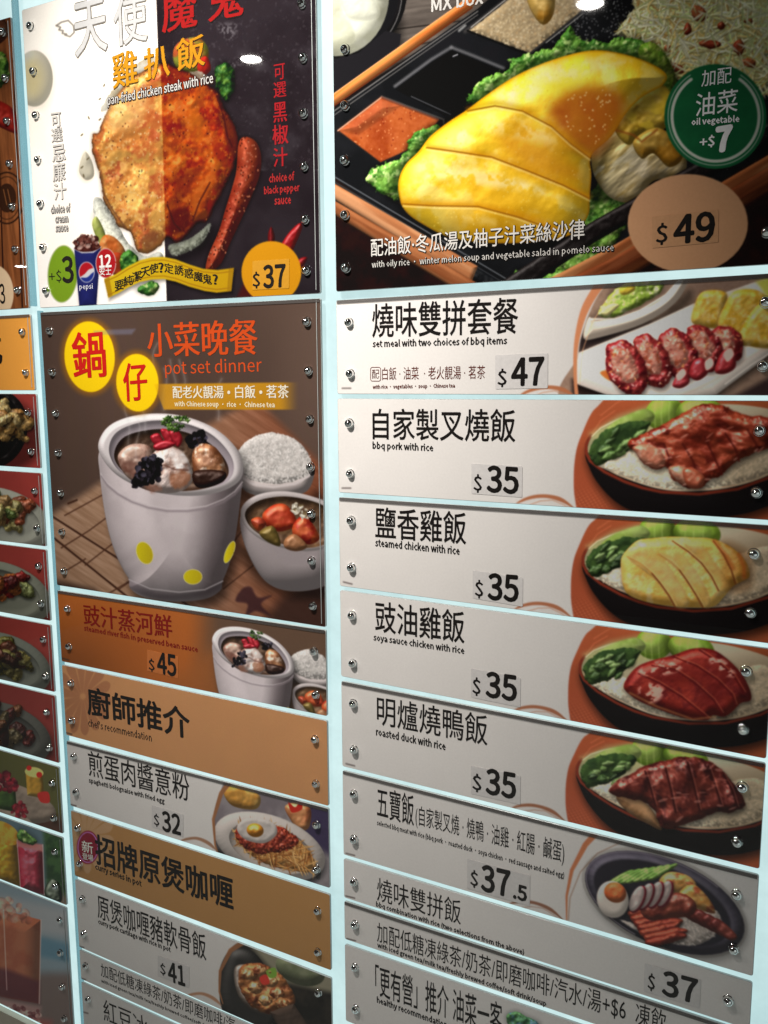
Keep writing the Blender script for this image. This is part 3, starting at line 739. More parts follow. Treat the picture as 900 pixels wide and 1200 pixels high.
def greens(c, sd=0):
    """pale bok choy hearts behind, dark leaves folded over the rim in front"""
    rg = random.Random(40 + sd)
    j = lambda v=2.: rg.uniform(-v, v)
    for (cx, cy, rx, ry, an) in ((772 + j(), 622, 22, 19, -8), (816 + j(), 625, 28, 18, 6)):
        P_ = ell(cx, cy, rx, ry, an)
        c.solid(P_, (112, 150, 40), R=19, c2=(132, 166, 54), ns=22, bump=((20, .05),), amb=.56, dif=.5, spec=.16, sp=7, seed=sd, sc=(236, 250, 190))
        c.solid(ell(cx - rx * .1, cy - ry * .1, rx * .72, ry * .74, an), (150, 182, 76), R=13, c2=(170, 196, 98), ns=16, bump=((14, .08),), amb=.58, dif=.5, soft=4, al=.8, seed=sd + 1)
        for u in (-.45, -.1, .3):
            c.line([(cx + rx * u, cy - ry * .8), (cx + rx * (u - .05), cy), (cx + rx * u, cy + ry)], 1.1, (196, 214, 130), soft=1.6, al=.35)
    c.shadow(spl([(784, 612), (794, 620), (796, 640), (788, 640)]), .3, 4)
    c.solid(spl([(704, 640), (716, 628), (734, 620), (752, 616), (762, 626), (748, 640), (724, 646)]), (122, 146, 66), R=11, c2=(146, 166, 92), ns=14, bump=((14, .25),), amb=.52, dif=.5, soft=1.6, seed=sd)
    lf = spl([(687, 660), (692, 648), (704, 638), (720, 632), (738, 629), (756, 632), (748, 646), (738, 656), (726, 665), (708, 673), (694, 676)])
    c.solid(lf, (36, 54, 28), R=8, c2=(50, 72, 34), ns=9, bump=((10, .4),), rough=2.4, rs=6, seed=sd + 3, amb=.45)
    for i in range(15):                                      # folded blades with a lighter rib
        x, y = 692 + rg.uniform(0, 40), 668 - rg.uniform(0, 28) * 1.
        x += (668 - y) * .55
        l, wd, an = rg.uniform(11, 19), rg.uniform(3, 5.5), math.radians(rg.uniform(-50, -12))
        ca, sa_ = math.cos(an), math.sin(an)
        Q = spl([(x - l * ca * .5, y - l * sa_ * .5), (x + wd * sa_, y - wd * ca), (x + l * ca * .5, y + l * sa_ * .5), (x - wd * sa_, y + wd * ca)])
        k = rg.choice(((40, 62, 28), (56, 82, 36), (72, 98, 48), (30, 46, 24), (88, 112, 62)))
        c.shadow(Q + (.8, 1.4), .5, 2.5)
        c.solid(Q, k, R=4, hs=.7, c2=tuple(int(v * 1.25) for v in k), ns=6, bump=((6, .5),), amb=.5, dif=.55, spec=.22, sp=10, seed=i + sd, rough=1.1, rs=4)
        c.line([(x - l * ca * .4, y - l * sa_ * .4), (x + l * ca * .4, y + l * sa_ * .4)], .7, (130, 150, 96), soft=.8, al=.5)

def bowl_rice(c, sd=0):
    R_ = spl([(696, 676), (704, 668), (726, 660), (760, 668), (860, 650), (905, 640), (928, 664), (898, 694), (856, 707), (812, 710), (770, 706), (730, 692), (706, 681)])
    rice(c, R_, 1300, 60 + sd, (206, 196, 174), ((204, 194, 172), (182, 168, 142), (218, 210, 190), (160, 144, 116)), 2.9, 1.05, dk=.25)
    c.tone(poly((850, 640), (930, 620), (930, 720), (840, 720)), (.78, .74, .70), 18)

def swoosh(c, k):
    """the pair of fine brown arcs at the foot of each board, in the pixels of the first board"""
    c.fill(spl([(606, 466), (616, 458), (632, 452.5), (650, 452), (664, 456), (678, 468), (664, 461), (648, 456.5), (634, 456.5), (620, 460)]), k, soft=.7)
    c.line([(622, 466), (636, 460), (650, 458), (664, 463), (670, 467)], 1., tuple(v * 1.1 for v in k), al=.7)

def pic_dish(kind):
    def f(c):
        disc, inn = dish_base(c)
        c.setclip(disc)
        bowl_rice(c, kind)
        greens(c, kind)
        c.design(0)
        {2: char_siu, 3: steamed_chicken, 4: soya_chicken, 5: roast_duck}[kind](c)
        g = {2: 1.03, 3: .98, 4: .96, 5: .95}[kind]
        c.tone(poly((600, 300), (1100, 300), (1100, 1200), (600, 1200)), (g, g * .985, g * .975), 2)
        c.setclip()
    return f

def cuts(c, Ls, col, w=1.8, al=.85, hl=None):
    for L_ in Ls:
        c.line(L_, w, col, soft=.9, al=al)
        if hl:
            c.line([(x + 1.8, y - 1.2) for x, y in L_], 1., hl, soft=.8, al=.5)

def char_siu(c):
    O = spl([(735, 521), (748, 510), (768, 502), (786, 492), (806, 480), (822, 474), (846, 475), (872, 486), (905, 492), (910, 518), (886, 530), (862, 542), (846, 556), (832, 562), (820, 572), (802, 570), (788, 560), (782, 548), (768, 550), (752, 542), (744, 530)])
    c.shadow(O + (2, 4), .6, 6)
    c.solid(O, (124, 38, 24), R=11, c2=(150, 58, 36), c3=(96, 26, 18), ns=16, bump=((20, 1.1), (8, .7), (3, .25)), amb=.38, dif=.72, spec=.75, sp=20, sc=(240, 196, 184), wet=.3, seed=4, rough=2, ang=20, st=1.6)
    for P in (spl([(742, 524), (756, 520), (772, 526), (780, 540), (770, 549), (754, 542), (746, 532)]), spl([(784, 548), (800, 546), (814, 556), (816, 568), (802, 568), (790, 560)])):
        c.solid(P, (176, 104, 80), R=9, c2=(192, 126, 100), c3=(206, 150, 128), ns=8, bump=((8, .4),), spec=.2, soft=1.5)
    cuts(c, [[(778, 520), (784, 536), (782, 548)], [(800, 520), (812, 540), (822, 570)], [(826, 512), (836, 534), (846, 556)], [(850, 508), (862, 526), (866, 540)], [(876, 504), (886, 520), (888, 528)]], (60, 16, 12), 2.6, .8)
    c.grains(O, 26, 5.5, 1.3, ((232, 176, 160), (206, 130, 112)), 3, al=.35, ang=-20, jit=25)
    c.solid(spl([(800, 552), (812, 548), (826, 560), (820, 572), (806, 570)]), (128, 48, 32), R=7, c2=(160, 80, 56), spec=.5)

def steamed_chicken(c):
    O = spl([(728, 655), (736, 643), (748, 633), (764, 631), (786, 629), (812, 630), (832, 631), (850, 637), (866, 648), (876, 662), (878, 676), (868, 682), (858, 688), (848, 700), (838, 710), (822, 712), (796, 711), (764, 707), (738, 698), (730, 686), (728, 670)])
    c.shadow(O + (1, 3), .5, 6)
    c.solid(O, (196, 150, 62), R=12, c2=(208, 168, 86), c3=(216, 182, 112), ns=16, bump=((20, .2), (4, .25), (2, .15)), amb=.56, dif=.55, spec=.22, sp=10, seed=3)
    for P_ in (spl([(734, 652), (752, 642), (774, 652), (792, 676), (808, 706), (792, 711), (768, 680)]), spl([(772, 648), (792, 646), (812, 664), (832, 700), (826, 711), (800, 674)]), spl([(800, 636), (822, 640), (842, 664), (856, 688), (844, 694), (826, 664)])):
        c.solid(P_, (212, 170, 92), R=8, hs=.5, c2=(222, 188, 120), ns=12, bump=((14, .5), (4, .2)), amb=.52, dif=.5, al=.75, soft=2.2)
    cuts(c, [[(764, 672), (774, 684), (784, 698), (791, 711)], [(796, 668), (806, 682), (816, 698), (824, 712)], [(788, 634), (806, 646), (822, 660), (834, 676), (842, 692)], [(836, 634), (848, 650), (857, 668), (862, 684)]], (92, 46, 22), 2.0, .85, (220, 190, 120))
    cuts(c, [[(734, 652), (750, 660), (764, 672)], [(772, 650), (786, 658), (796, 668)]], (140, 96, 44), 1.3, .5, (212, 184, 120))
    for L_ in ([(838, 634), (850, 650), (859, 666)], [(866, 650), (872, 664), (872, 676)]):
        c.line(L_, 4, (158, 70, 28), soft=3, al=.6)
    c.tone(spl([(846, 634), (880, 650), (880, 690), (850, 690)]), (.86, .78, .70), 6)

def soya_chicken(c):
    O = spl([(731, 806), (734, 796), (746, 782), (764, 774), (788, 768), (812, 760), (834, 761), (852, 772), (868, 788), (878, 806), (880, 820), (868, 824), (858, 834), (848, 840), (836, 838), (828, 844), (804, 842), (774, 832), (750, 822), (738, 814)])
    c.shadow(O + (1, 4), .6, 6)
    c.solid(O, (112, 24, 22), R=13, c2=(132, 34, 26), c3=(92, 18, 20), ns=22, bump=((20, .22), (4, .14)), amb=.46, dif=.62, spec=.5, sp=16, sc=(220, 140, 120), seed=8)
    cuts(c, [[(748, 789), (772, 800), (798, 816), (818, 832), (830, 842)], [(764, 780), (790, 784), (814, 800), (836, 820), (846, 836)], [(790, 770), (816, 780), (840, 796), (858, 814), (862, 826)], [(820, 762), (842, 776), (860, 792), (872, 812)]], (70, 12, 14), 2., .85, (196, 110, 76))
    for P_, n in ((spl([(748, 786), (774, 774), (806, 774), (790, 788), (762, 792)]), 1), (spl([(748, 808), (762, 800), (778, 808), (770, 822), (754, 822)]), 2), (spl([(822, 764), (846, 772), (862, 790), (852, 792), (832, 776)]), 3)):
        c.sheen(P_, (232, 176, 158), .75, 3, (.46, .62), 4.5, n, -20, 1.6)
    c.line([(738, 812), (770, 828), (812, 843), (838, 840)], 2.2, (150, 100, 60), soft=1.5, al=.6)

def roast_duck(c):
    c.solid(spl([(722, 934), (742, 934), (762, 946), (776, 972), (760, 966), (736, 952)]), (146, 104, 66), R=9, c2=(170, 130, 92), bump=((8, .4),))
    O = spl([(714, 926), (724, 914), (738, 908), (754, 898), (776, 892), (802, 887), (826, 890), (846, 902), (860, 918), (872, 938), (872, 946), (856, 952), (838, 952), (820, 960), (800, 966), (786, 972), (774, 968), (768, 952), (756, 940), (738, 936), (722, 932)])
    c.shadow(O + (1, 4), .6, 6)
    c.solid(O, (84, 24, 20), R=10, c2=(112, 40, 30), c3=(56, 14, 14), ns=16, bump=((17, 1.1), (6, .5)), amb=.36, dif=.7, spec=.7, sp=20, sc=(226, 170, 158), wet=.3, seed=6, rough=1.6, ang=60, st=1.6)
    cuts(c, [[(756, 904), (762, 922), (768, 944)], [(780, 900), (786, 924), (792, 952)], [(806, 894), (812, 916), (820, 950)], [(830, 898), (838, 920), (846, 946)], [(848, 908), (858, 926), (864, 946)]], (38, 8, 8), 2.6, .85, (170, 100, 84))
    c.grains(O, 26, 6, 1.5, ((200, 138, 124), (176, 104, 92)), 5, al=.4, ang=-15, jit=25)

def pic_bbq(c):
    Z = c.fill
    area = spl([(722, 320), (700, 348), (686, 380), (678, 415), (678, 480), (1000, 480), (1000, 260), (760, 280)], 10)
    c.setclip(area, .8)
    Z(poly((640, 280), (960, 260), (960, 500), (640, 500)), (106, 84, 72), c2=(126, 102, 86), ns=30, add=.05)
    Z(poly((676, 395), (720, 385), (760, 376), (700, 405), (678, 414)), (34, 26, 26), soft=6)
    Z(poly((670, 444), (760, 470), (670, 480)), (38, 26, 24), soft=4)
    Z(poly((850, 470), (905, 440), (905, 480)), (44, 32, 32), soft=5)
    # salad bowl
    c.shadow(spl([(690, 372), (760, 372), (806, 340), (806, 360), (750, 392), (690, 400)]), .5, 8)
    c.solid(spl([(690, 372), (700, 376), (740, 368), (776, 350), (800, 322), (806, 330), (790, 356), (752, 380), (700, 396), (684, 396)]), (196, 180, 164), R=12, bump=((30, .02),), amb=.55, dif=.55)
    c.line([(692, 374), (720, 374), (750, 364), (780, 346), (800, 324)], 2.2, (216, 204, 190), soft=1.2)
    lettuce(c, spl([(700, 369), (708, 356), (720, 340), (750, 325), (776, 328), (772, 344), (750, 358), (720, 371)]), 3, (124, 150, 50), (160, 184, 84), (206, 214, 150), rough=2, R=6)
    c.solid(spl([(704, 366), (716, 356), (726, 358), (712, 370)]), (206, 196, 130), R=4); c.solid(spl([(726, 338), (740, 330), (744, 340), (730, 346)]), (206, 176, 60), R=5)
    # plate
    pl = poly((676, 414), (700, 404), (760, 380), (812, 356), (880, 332), (920, 320), (930, 392), (886, 428), (840, 462), (760, 478), (720, 466), (676, 450))
    c.shadow(pl + (0, 6), .6, 7)
    c.solid(pl, (204, 192, 182), R=22, bump=((60, .02),), amb=.6, dif=.48, lt=(-.3, -.2, .9), grad=None) if False else c.solid(pl, (204, 192, 182), R=22, bump=((60, .02),), amb=.6, dif=.48, lt=(-.3, -.2, .9))
    c.line([(905, 404), (870, 424), (836, 446), (800, 464)], 3, (168, 152, 142), soft=2.5, al=.8); c.line([(905, 412), (880, 428), (850, 450)], 1.5, (222, 212, 204), soft=1.2, al=.6)
    Z(spl([(676, 430), (690, 444), (720, 456), (750, 464), (720, 462), (690, 454), (676, 446)]), (176, 164, 158), soft=3, al=.7)
    # chicken blocks
    for P in (spl([(812, 379), (814, 358), (822, 343), (840, 340), (852, 345), (850, 362), (844, 384)]), spl([(842, 384), (850, 356), (862, 341), (886, 340), (900, 352), (890, 376), (868, 400)]), spl([(864, 400), (880, 366), (900, 352), (930, 360), (930, 400), (905, 408), (880, 406)])):
        c.shadow(P, .5, 4, (110, 70, 10))
        c.solid(P, (190, 144, 40), R=9, c2=(206, 166, 74), c3=(216, 182, 110), ns=10, bump=((9, .4), (4, .2)), amb=.52, dif=.55, spec=.2)
    Z(poly((886, 330), (930, 316), (930, 352), (900, 350)), (150, 150, 40), soft=3, al=.8)
    Z(spl([(838, 412), (850, 404), (858, 412), (850, 420), (840, 420)]), (196, 150, 110), soft=3, al=.6)
    Z(spl([(703, 437), (712, 434), (724, 442), (714, 446)]), (176, 92, 40), soft=1.6)
    # five cut pieces of pork
    pcs = [((851, 403, 19, 23, -28), 1), ((824, 408, 21, 29, -26), 2), ((794, 415, 22, 32, -26), 3), ((764, 423, 21, 33, -24), 4), ((734, 431, 22, 35, -26), 5)]
    for (cx, cy, rx, ry, a), sd in pcs:
        E = ell(cx, cy, rx, ry, a)
        c.shadow(E + (2, 4), .55, 5)
        c.solid(E, (136, 30, 34), R=11, c2=(158, 52, 48), c3=(106, 20, 28), ns=9, bump=((11, 1.2), (4, .5)), rough=3, rs=9, amb=.42, dif=.65, spec=.6, sp=18, wet=.3, sc=(255, 200, 190), seed=sd)
        c.solid(ell(cx - 2, cy - 3, rx * .62, ry * .66, a), (190, 116, 98), R=8, c2=(206, 144, 124), c3=(172, 82, 58), ns=8, bump=((9, .7), (3, .5)), rough=3.4, rs=7, amb=.55, dif=.5, spec=.25, seed=sd + 20, soft=1.4)
        c.grains(E, 26, 2.4, 1., ((232, 150, 90), (240, 196, 180), (110, 20, 26)), sd, al=.6)
    c.solid(spl([(842, 420), (850, 410), (860, 414), (862, 430), (850, 438), (838, 436)]), (150, 40, 44), R=7, spec=.5); c.solid(spl([(812, 424), (824, 420), (830, 436), (818, 446), (808, 440)]), (150, 38, 44), R=7, spec=.5)
    c.solid(spl([(794, 440), (804, 436), (808, 448), (798, 455), (788, 452)]), (154, 44, 50), R=6, spec=.5)
    Z(spl([(826, 424), (834, 420), (836, 428), (828, 434)]), (212, 160, 150)); Z(spl([(792, 440), (800, 432), (804, 438), (796, 446)]), (208, 156, 146)); Z(spl([(848, 414), (856, 408), (860, 416), (852, 424)]), (206, 150, 140))
    c.setclip()
    Z(spl([(726, 318), (706, 338), (688, 368), (678, 404), (676, 440), (679, 474), (675, 474), (672, 440), (673, 400), (681, 362), (696, 334), (704, 318)], 8), (160, 102, 70), soft=.7)
    c.line([(710, 352), (694, 378), (683, 410), (679, 450)], .9, (206, 150, 110), al=.7)

def pic_five_treasure(c):
    Z = c.fill
    for P, k, w in (([(706, 968), (686, 990), (670, 1020), (664, 1050), (664, 1078)], (128, 76, 50), 8), ([(730, 986), (700, 1000), (680, 1022), (668, 1052), (666, 1078)], (110, 88, 76), 1.1)):
        c.line(P, w, k, w2=1.2)
    c.shadow(ell(782, 1064, 100, 52, 24), .35, 9)
    c.solid(ell(779, 1058, 100, 50, 24), (42, 38, 50), R=14, c2=(54, 48, 62), ns=14, ang=30, st=5, bump=((3, .03),), amb=.5, dif=.6, spec=.2, sp=6)
    c.line(ell(779, 1058, 98.5, 48.5, 24, 40, 100, 300), 1.2, (120, 112, 122), al=.7)
    Z(ell(776, 1058, 86, 41, 24), (26, 23, 30), soft=2)
    inn = ell(772, 1061, 80, 38, 24)
    c.setclip(inn, 1)
    rc = spl([(728, 1078), (760, 1084), (800, 1060), (838, 1066), (846, 1080), (838, 1096), (812, 1108), (770, 1104), (744, 1094)])
    rice(c, rc, 520, 5, (150, 140, 134), ((190, 182, 178), (150, 140, 134), (210, 204, 200)), 2.8, 1.05)
    c.setclip()
    for i in range(7):
        x, y = 712 + i * 8.5, 1032 - i * 1.2
        c.solid(spl([(x - 3, y + 4), (x + 16, y - 8), (x + 28, y - 13), (x + 30, y - 10), (x + 12, y + 2), (x, y + 7)]), (84, 120, 46), R=3, c2=(124, 154, 76), ns=5, spec=.2)
    for P in (spl([(772, 1034), (784, 1022), (806, 1026), (816, 1038), (800, 1046), (784, 1048)]), spl([(796, 1046), (812, 1036), (830, 1052), (838, 1070), (820, 1066), (804, 1058)])):
        c.solid(P, (178, 118, 50), R=9, c2=(196, 150, 84), c3=(150, 70, 36), ns=12, bump=((10, .5),), spec=.3)
    for i in range(5):
        x, y = 792 + i * 10, 1062 + i * 5
        c.solid(spl([(x, y), (x + 8, y - 6), (x + 22, y + 4), (x + 32, y + 16), (x + 24, y + 20), (x + 8, y + 10)]) * (1, 1), (86, 24, 20), R=5, c2=(108, 40, 30), spec=.35, sp=16, bump=((8, .5),), hs=.8)
    rm = random.Random(8)
    for i in range(7):
        x, y = 738 + i * 3.4 + rm.uniform(-2, 2), 1068 + i * 5.6
        l = 52 + rm.uniform(-8, 6)
        Q = spl([(x, y), (x + l * .35, y - 5), (x + l * .75, y - 9), (x + l, y - 9 + rm.uniform(-2, 3)), (x + l * .9, y - 1), (x + l * .45, y + 5), (x + 4, y + 8)])
        c.shadow(Q + (1, 2), .6, 3)
        c.solid(Q, rm.choice(((104, 30, 22), (94, 26, 20), (116, 38, 26))), R=6, hs=.8, c2=(122, 46, 32), ns=14, spec=.4, sp=18, sc=(226, 150, 124), bump=((12, .7),), seed=i, rough=1)
    c.solid(spl([(752, 1062), (790, 1046), (814, 1056), (812, 1072), (786, 1076), (760, 1078)]), (104, 34, 24), R=9, c2=(124, 52, 36), spec=.45, sp=16, bump=((12, .8), (5, .3)), ns=12)
    for cx, cy in ((778, 1047), (767, 1048), (756, 1050), (746, 1053)):
        c.shadow(ell(cx + 3, cy + 2, 8, 17, 24), .4, 3)
        c.solid(ell(cx + 1.5, cy + 1, 8.2, 17, 24), (136, 26, 40), R=4)
        c.solid(ell(cx, cy, 7., 15.8, 24), (188, 170, 166), R=5, c2=(204, 190, 184), amb=.62, dif=.42)
    c.shadow(ell(721, 1056, 20, 23, -16), .4, 5)
    c.solid(ell(718, 1054, 18.5, 22, -16), (196, 186, 178), R=9, bump=((20, .03),), amb=.62, dif=.42)
    c.solid(ell(721, 1046, 13.4, 11.6, 28), (184, 84, 40), R=8, c2=(200, 104, 52), ns=8, spec=.2)

def burst(c, cx, cy, ax, ay, k, n=12, al=.5):
    for i in range(n):
        t = math.radians(i * 360 / n + 8)
        d, e = (math.cos(t), math.sin(t)), (-math.sin(t), math.cos(t))
        P = spl([(cx + 3 * d[0] * 1, cy + 3 * d[1])] + [(cx + ax * r * d[0] + w * ax * e[0], cy + ay * r * d[1] + w * ay * e[1]) for r, w in ((.5, .10), (.85, .14), (1., .0), (.85, -.14), (.5, -.10))], 4)
        c.fill(P, k, soft=1, al=al)

def pic_steamed_fish(c):
    t = sst(215, 262, c.X)[..., None]
    c.col = C3(164, 90, 40) * (1 - t) + C3(92, 70, 56) * t
    c.col = c.col * (1 - .25 * sst(40, 110, 160 - c.X)[..., None] * 0 - .28 * sst(700, 800, c.Y)[..., None] * sst(200, 60, c.X)[..., None])
    c.fill(poly((200, 800), (250, 760), (270, 860), (200, 850)), (150, 88, 44), soft=14, al=.8)
    s = .565
    pot(c, lambda x, y: (249 + (x - 116) * s, 729 + (y - 485) * s + (x - 116) * .10), s, False)

def dish_frame(c, P, k=(136, 92, 62), w=6.5):
    c.line(P, w, k, w2=1.5)

def pic_spaghetti(c):
    Z = c.fill
    area = spl([(274, 905), (258, 928), (250, 958), (252, 988), (262, 1020), (300, 1060), (430, 1080), (430, 900), (330, 890)], 9)
    c.setclip(area, .8)
    Z(poly((230, 880), (420, 880), (420, 1080), (230, 1080)), (106, 98, 104), c2=(128, 122, 126), ns=24)
    Z(poly((340, 930), (400, 950), (400, 1010), (350, 980)), (54, 46, 72), soft=6)
    Z(poly((240, 985), (262, 1000), (290, 1016), (400, 1060), (240, 1060)), (34, 32, 30), soft=3)
    c.solid(spl([(262, 926), (280, 920), (304, 932), (300, 948), (272, 944)]), (196, 140, 60), R=8, c2=(214, 170, 90), bump=((8, .5),))
    c.solid(spl([(334, 945), (350, 940), (364, 948), (362, 970), (350, 972), (340, 960)]), (180, 100, 60), R=7, c2=(206, 140, 90), spec=.3); Z(spl([(338, 940), (346, 946), (352, 938), (354, 948), (342, 952)]), (170, 36, 24))
    pl = ell(316, 992, 68, 36, 20)
    c.shadow(pl + (0, 6), .6, 6)
    c.solid(pl, (192, 184, 180), R=16, bump=((60, .01),), amb=.6, dif=.5)
    c.solid(ell(318, 994, 52, 26, 20), (168, 158, 152), R=12, lt=(.4, .6, .7), bump=((60, .01),), amb=.6, dif=.5)
    sp_ = spl([(276, 984), (284, 966), (320, 968), (348, 984), (368, 1006), (366, 1020), (340, 1020), (304, 1008)])
    c.solid(sp_, (170, 112, 54), R=9, c2=(196, 144, 80), ns=6, rough=2, bump=((5, .8),))
    c.grains(sp_, 240, 12, .9, ((200, 150, 88), (180, 124, 64), (212, 168, 108), (136, 78, 36)), 4, dk=.5, ang=35, jit=70, al=.8)
    ms = spl([(276, 974), (288, 962), (316, 964), (342, 976), (350, 988), (332, 998), (300, 1000), (282, 990)])
    c.solid(ms, (138, 40, 24), R=8, c2=(166, 66, 38), c3=(96, 22, 16), ns=5, rough=2.6, rs=5, bump=((5, 1.),), spec=.3)
    c.grains(ms, 110, 1.7, 1.2, ((150, 52, 34), (96, 24, 18), (170, 80, 54)), 5, dk=.5, al=.7)
    c.solid(spl([(278, 968), (288, 959), (306, 959), (322, 966), (324, 978), (310, 988), (290, 985), (280, 977)]), (206, 198, 194), R=5, amb=.62, dif=.4)
    c.solid(ell(299, 973, 10, 8, 10), (222, 140, 34), R=7, spec=.5, sp=10)
    c.setclip()
    dish_frame(c, [(278, 905), (259, 930), (250, 960), (252, 990), (256, 1002)])
    swooshL(c, 208, 981)

def swooshL(c, x, y):
    c.fill(spl([(x, y + 6), (x + 10, y + 1), (x + 24, y), (x + 38, y + 6), (x + 46, y + 16), (x + 34, y + 8), (x + 22, y + 3), (x + 10, y + 4)]), (124, 92, 72), soft=.7)

def pic_pork_pot(c):
    Z = c.fill
    area = spl([(288, 1100), (270, 1112), (258, 1134), (257, 1160), (264, 1190), (300, 1230), (430, 1230), (430, 1080), (330, 1080)], 9)
    c.setclip(area, .8)
    Z(poly((230, 1080), (420, 1080), (420, 1240), (230, 1240)), (24, 22, 20), c2=(38, 34, 30), ns=20)
    Z(poly((300, 1100), (400, 1120), (400, 1166), (330, 1150), (296, 1112)), (112, 108, 92), soft=5)
    c.solid(ell(352, 1136, 30, 18, 20), (104, 110, 84), R=14, c2=(122, 126, 100), bump=((40, .02),))
    c.solid(spl([(262, 1126), (276, 1110), (300, 1118), (320, 1150), (340, 1180), (300, 1230), (258, 1180)]), (34, 32, 31), R=16, hs=.6, bump=((30, .05),), spec=.25)
    c.solid(spl([(274, 1140), (282, 1130), (310, 1136), (334, 1158), (344, 1180), (334, 1190), (300, 1186), (280, 1168)]), (96, 84, 76), R=6, spec=.5, sp=8)
    mt = spl([(278, 1146), (284, 1132), (304, 1128), (330, 1144), (344, 1166), (342, 1180), (318, 1188), (296, 1180), (284, 1164)])
    c.solid(mt, (134, 76, 42), R=9, c2=(160, 100, 56), c3=(104, 50, 28), ns=12, bump=((14, 1.3), (6, .5)), rough=2.5, rs=9, spec=.35, sp=14, sc=(255, 220, 180))
    for i, (x, y) in enumerate(((290, 1142), (304, 1138), (316, 1150), (298, 1158), (324, 1164), (310, 1172), (330, 1176))):
        c.solid(spl([(x - 8, y), (x - 3, y - 7), (x + 6, y - 5), (x + 9, y + 3), (x, y + 7)]), ((150, 92, 52), (126, 62, 34), (166, 118, 74))[i % 3], R=6, c2=(176, 130, 84), ns=6, bump=((7, .8),), spec=.4, sp=14, seed=i, rough=1.5, rs=4)
    Z(spl([(312, 1138), (322, 1134), (324, 1144), (316, 1146)]), (100, 134, 50)); Z(spl([(304, 1146), (312, 1142), (316, 1152), (308, 1154)]), (170, 50, 40))
    c.grains(mt, 16, 2.4, 1.4, ((206, 156, 110), (90, 36, 22)), 4, dk=.5, al=.6)
    c.solid(poly((316, 1186), (344, 1176), (400, 1260), (360, 1260)), (70, 56, 48), R=8)
    c.setclip()
    dish_frame(c, [(292, 1100), (270, 1114), (258, 1138), (257, 1162), (261, 1176)], (118, 80, 54))
    swooshL(c, 214, 1163)

def wall_poster_wood(c):
    g = fbm(c.X, c.Y, 3, 5, 4, 84, 14)[..., None]
    c.col[:] = (C3(92, 52, 28) + g * C3(96, 66, 40))
    for x in (-30, -8, 13):
        c.line([(x, 0), (x + 14, 380)], 1.6, (44, 22, 12))
    lettuce(c, spl([(-14, 70), (0, 60), (10, 72), (8, 96), (-6, 100)]), 3, rough=3)
    c.solid(spl([(-16, 116), (4, 120), (18, 132), (22, 156), (2, 150), (-14, 140)]), (166, 34, 24), R=7, spec=.4)
    c.solid(spl([(-30, 14), (0, 16), (10, 40), (-10, 56), (-30, 50)]), (120, 60, 40), R=10, c2=(150, 100, 70))
    E = ell(8, 232, 20, 30)
    c.line(E, 2, (58, 34, 20)); c.line(ell(8, 232, 15.5, 25), 1, (58, 34, 20)); c.fill(ell(8, 232, 11, 17), (58, 34, 20)); c.line([(4, 222), (8, 240)], 1, (150, 100, 60)); c.line([(9, 222), (13, 240)], 1, (150, 100, 60))
    c.fill(ell(-8, 344, 24, 34), (248, 226, 190), soft=.7)

def red_dish(sd, plate, food, by):
    """red ground with a plate that runs off to the left; by = pixel height of the plate centre"""
    def f(c):
        c.col[:] = C3(160, 58, 52) * (.92 + .16 * fbm(c.X, c.Y, 40, sd)[..., None])
        cx, rx, ry = (4, 44, 42) if sd == 1 else (2, 60, 36)
        P = ell(cx, by, rx, ry, 18)
        c.shadow(P + (2, 6), .5, 8)
        if sd == 1:
            c.solid(ell(-6, by - 2, 38, 46, 12), (26, 22, 22), R=9, spec=.3)
            c.solid(ell(-8, by - 4, 31, 39, 12), (16, 14, 15), R=6)
        else:
            c.solid(P, plate, R=16, bump=((60, .01),), amb=.6, dif=.5)
            c.solid(ell(cx, by - 1, rx * .78, ry * .72, 18), tuple(int(v * .86) for v in plate), R=10, lt=(.4, .6, .7), bump=((60, .01),), amb=.6, dif=.5)
        rnd = random.Random(sd * 11)
        for i in range(30):
            a, r = rnd.uniform(0, 6.28), (1 - i / 30) ** .6 * rnd.uniform(.5, 1)
            x, y = cx - 2 + r * rx * .66 * math.cos(a), by - 10 + r * ry * .66 * math.sin(a) + r * 3 * math.cos(a)
            k = food[i % len(food)]
            w, h = rnd.uniform(7, 14), rnd.uniform(5, 11)
            Q = spl([(x - w, y), (x - w * .3, y - h), (x + w * .8, y - h * .6), (x + w, y + h * .5), (x, y + h)])
            Q = (Q - (x, y)) @ np.array([[math.cos(a), math.sin(a)], [-math.sin(a), math.cos(a)]]) + (x, y)
            c.shadow(Q + (1, 2), .45, 3)
            c.solid(Q, k, R=6, c2=tuple(min(255, int(v * 1.3)) for v in k), c3=tuple(int(v * .7) for v in k), ns=6, rough=2, rs=5, bump=((8, .9), (3, .4)), amb=.45, dif=.6, spec=.35, sp=12, seed=i)
    return f

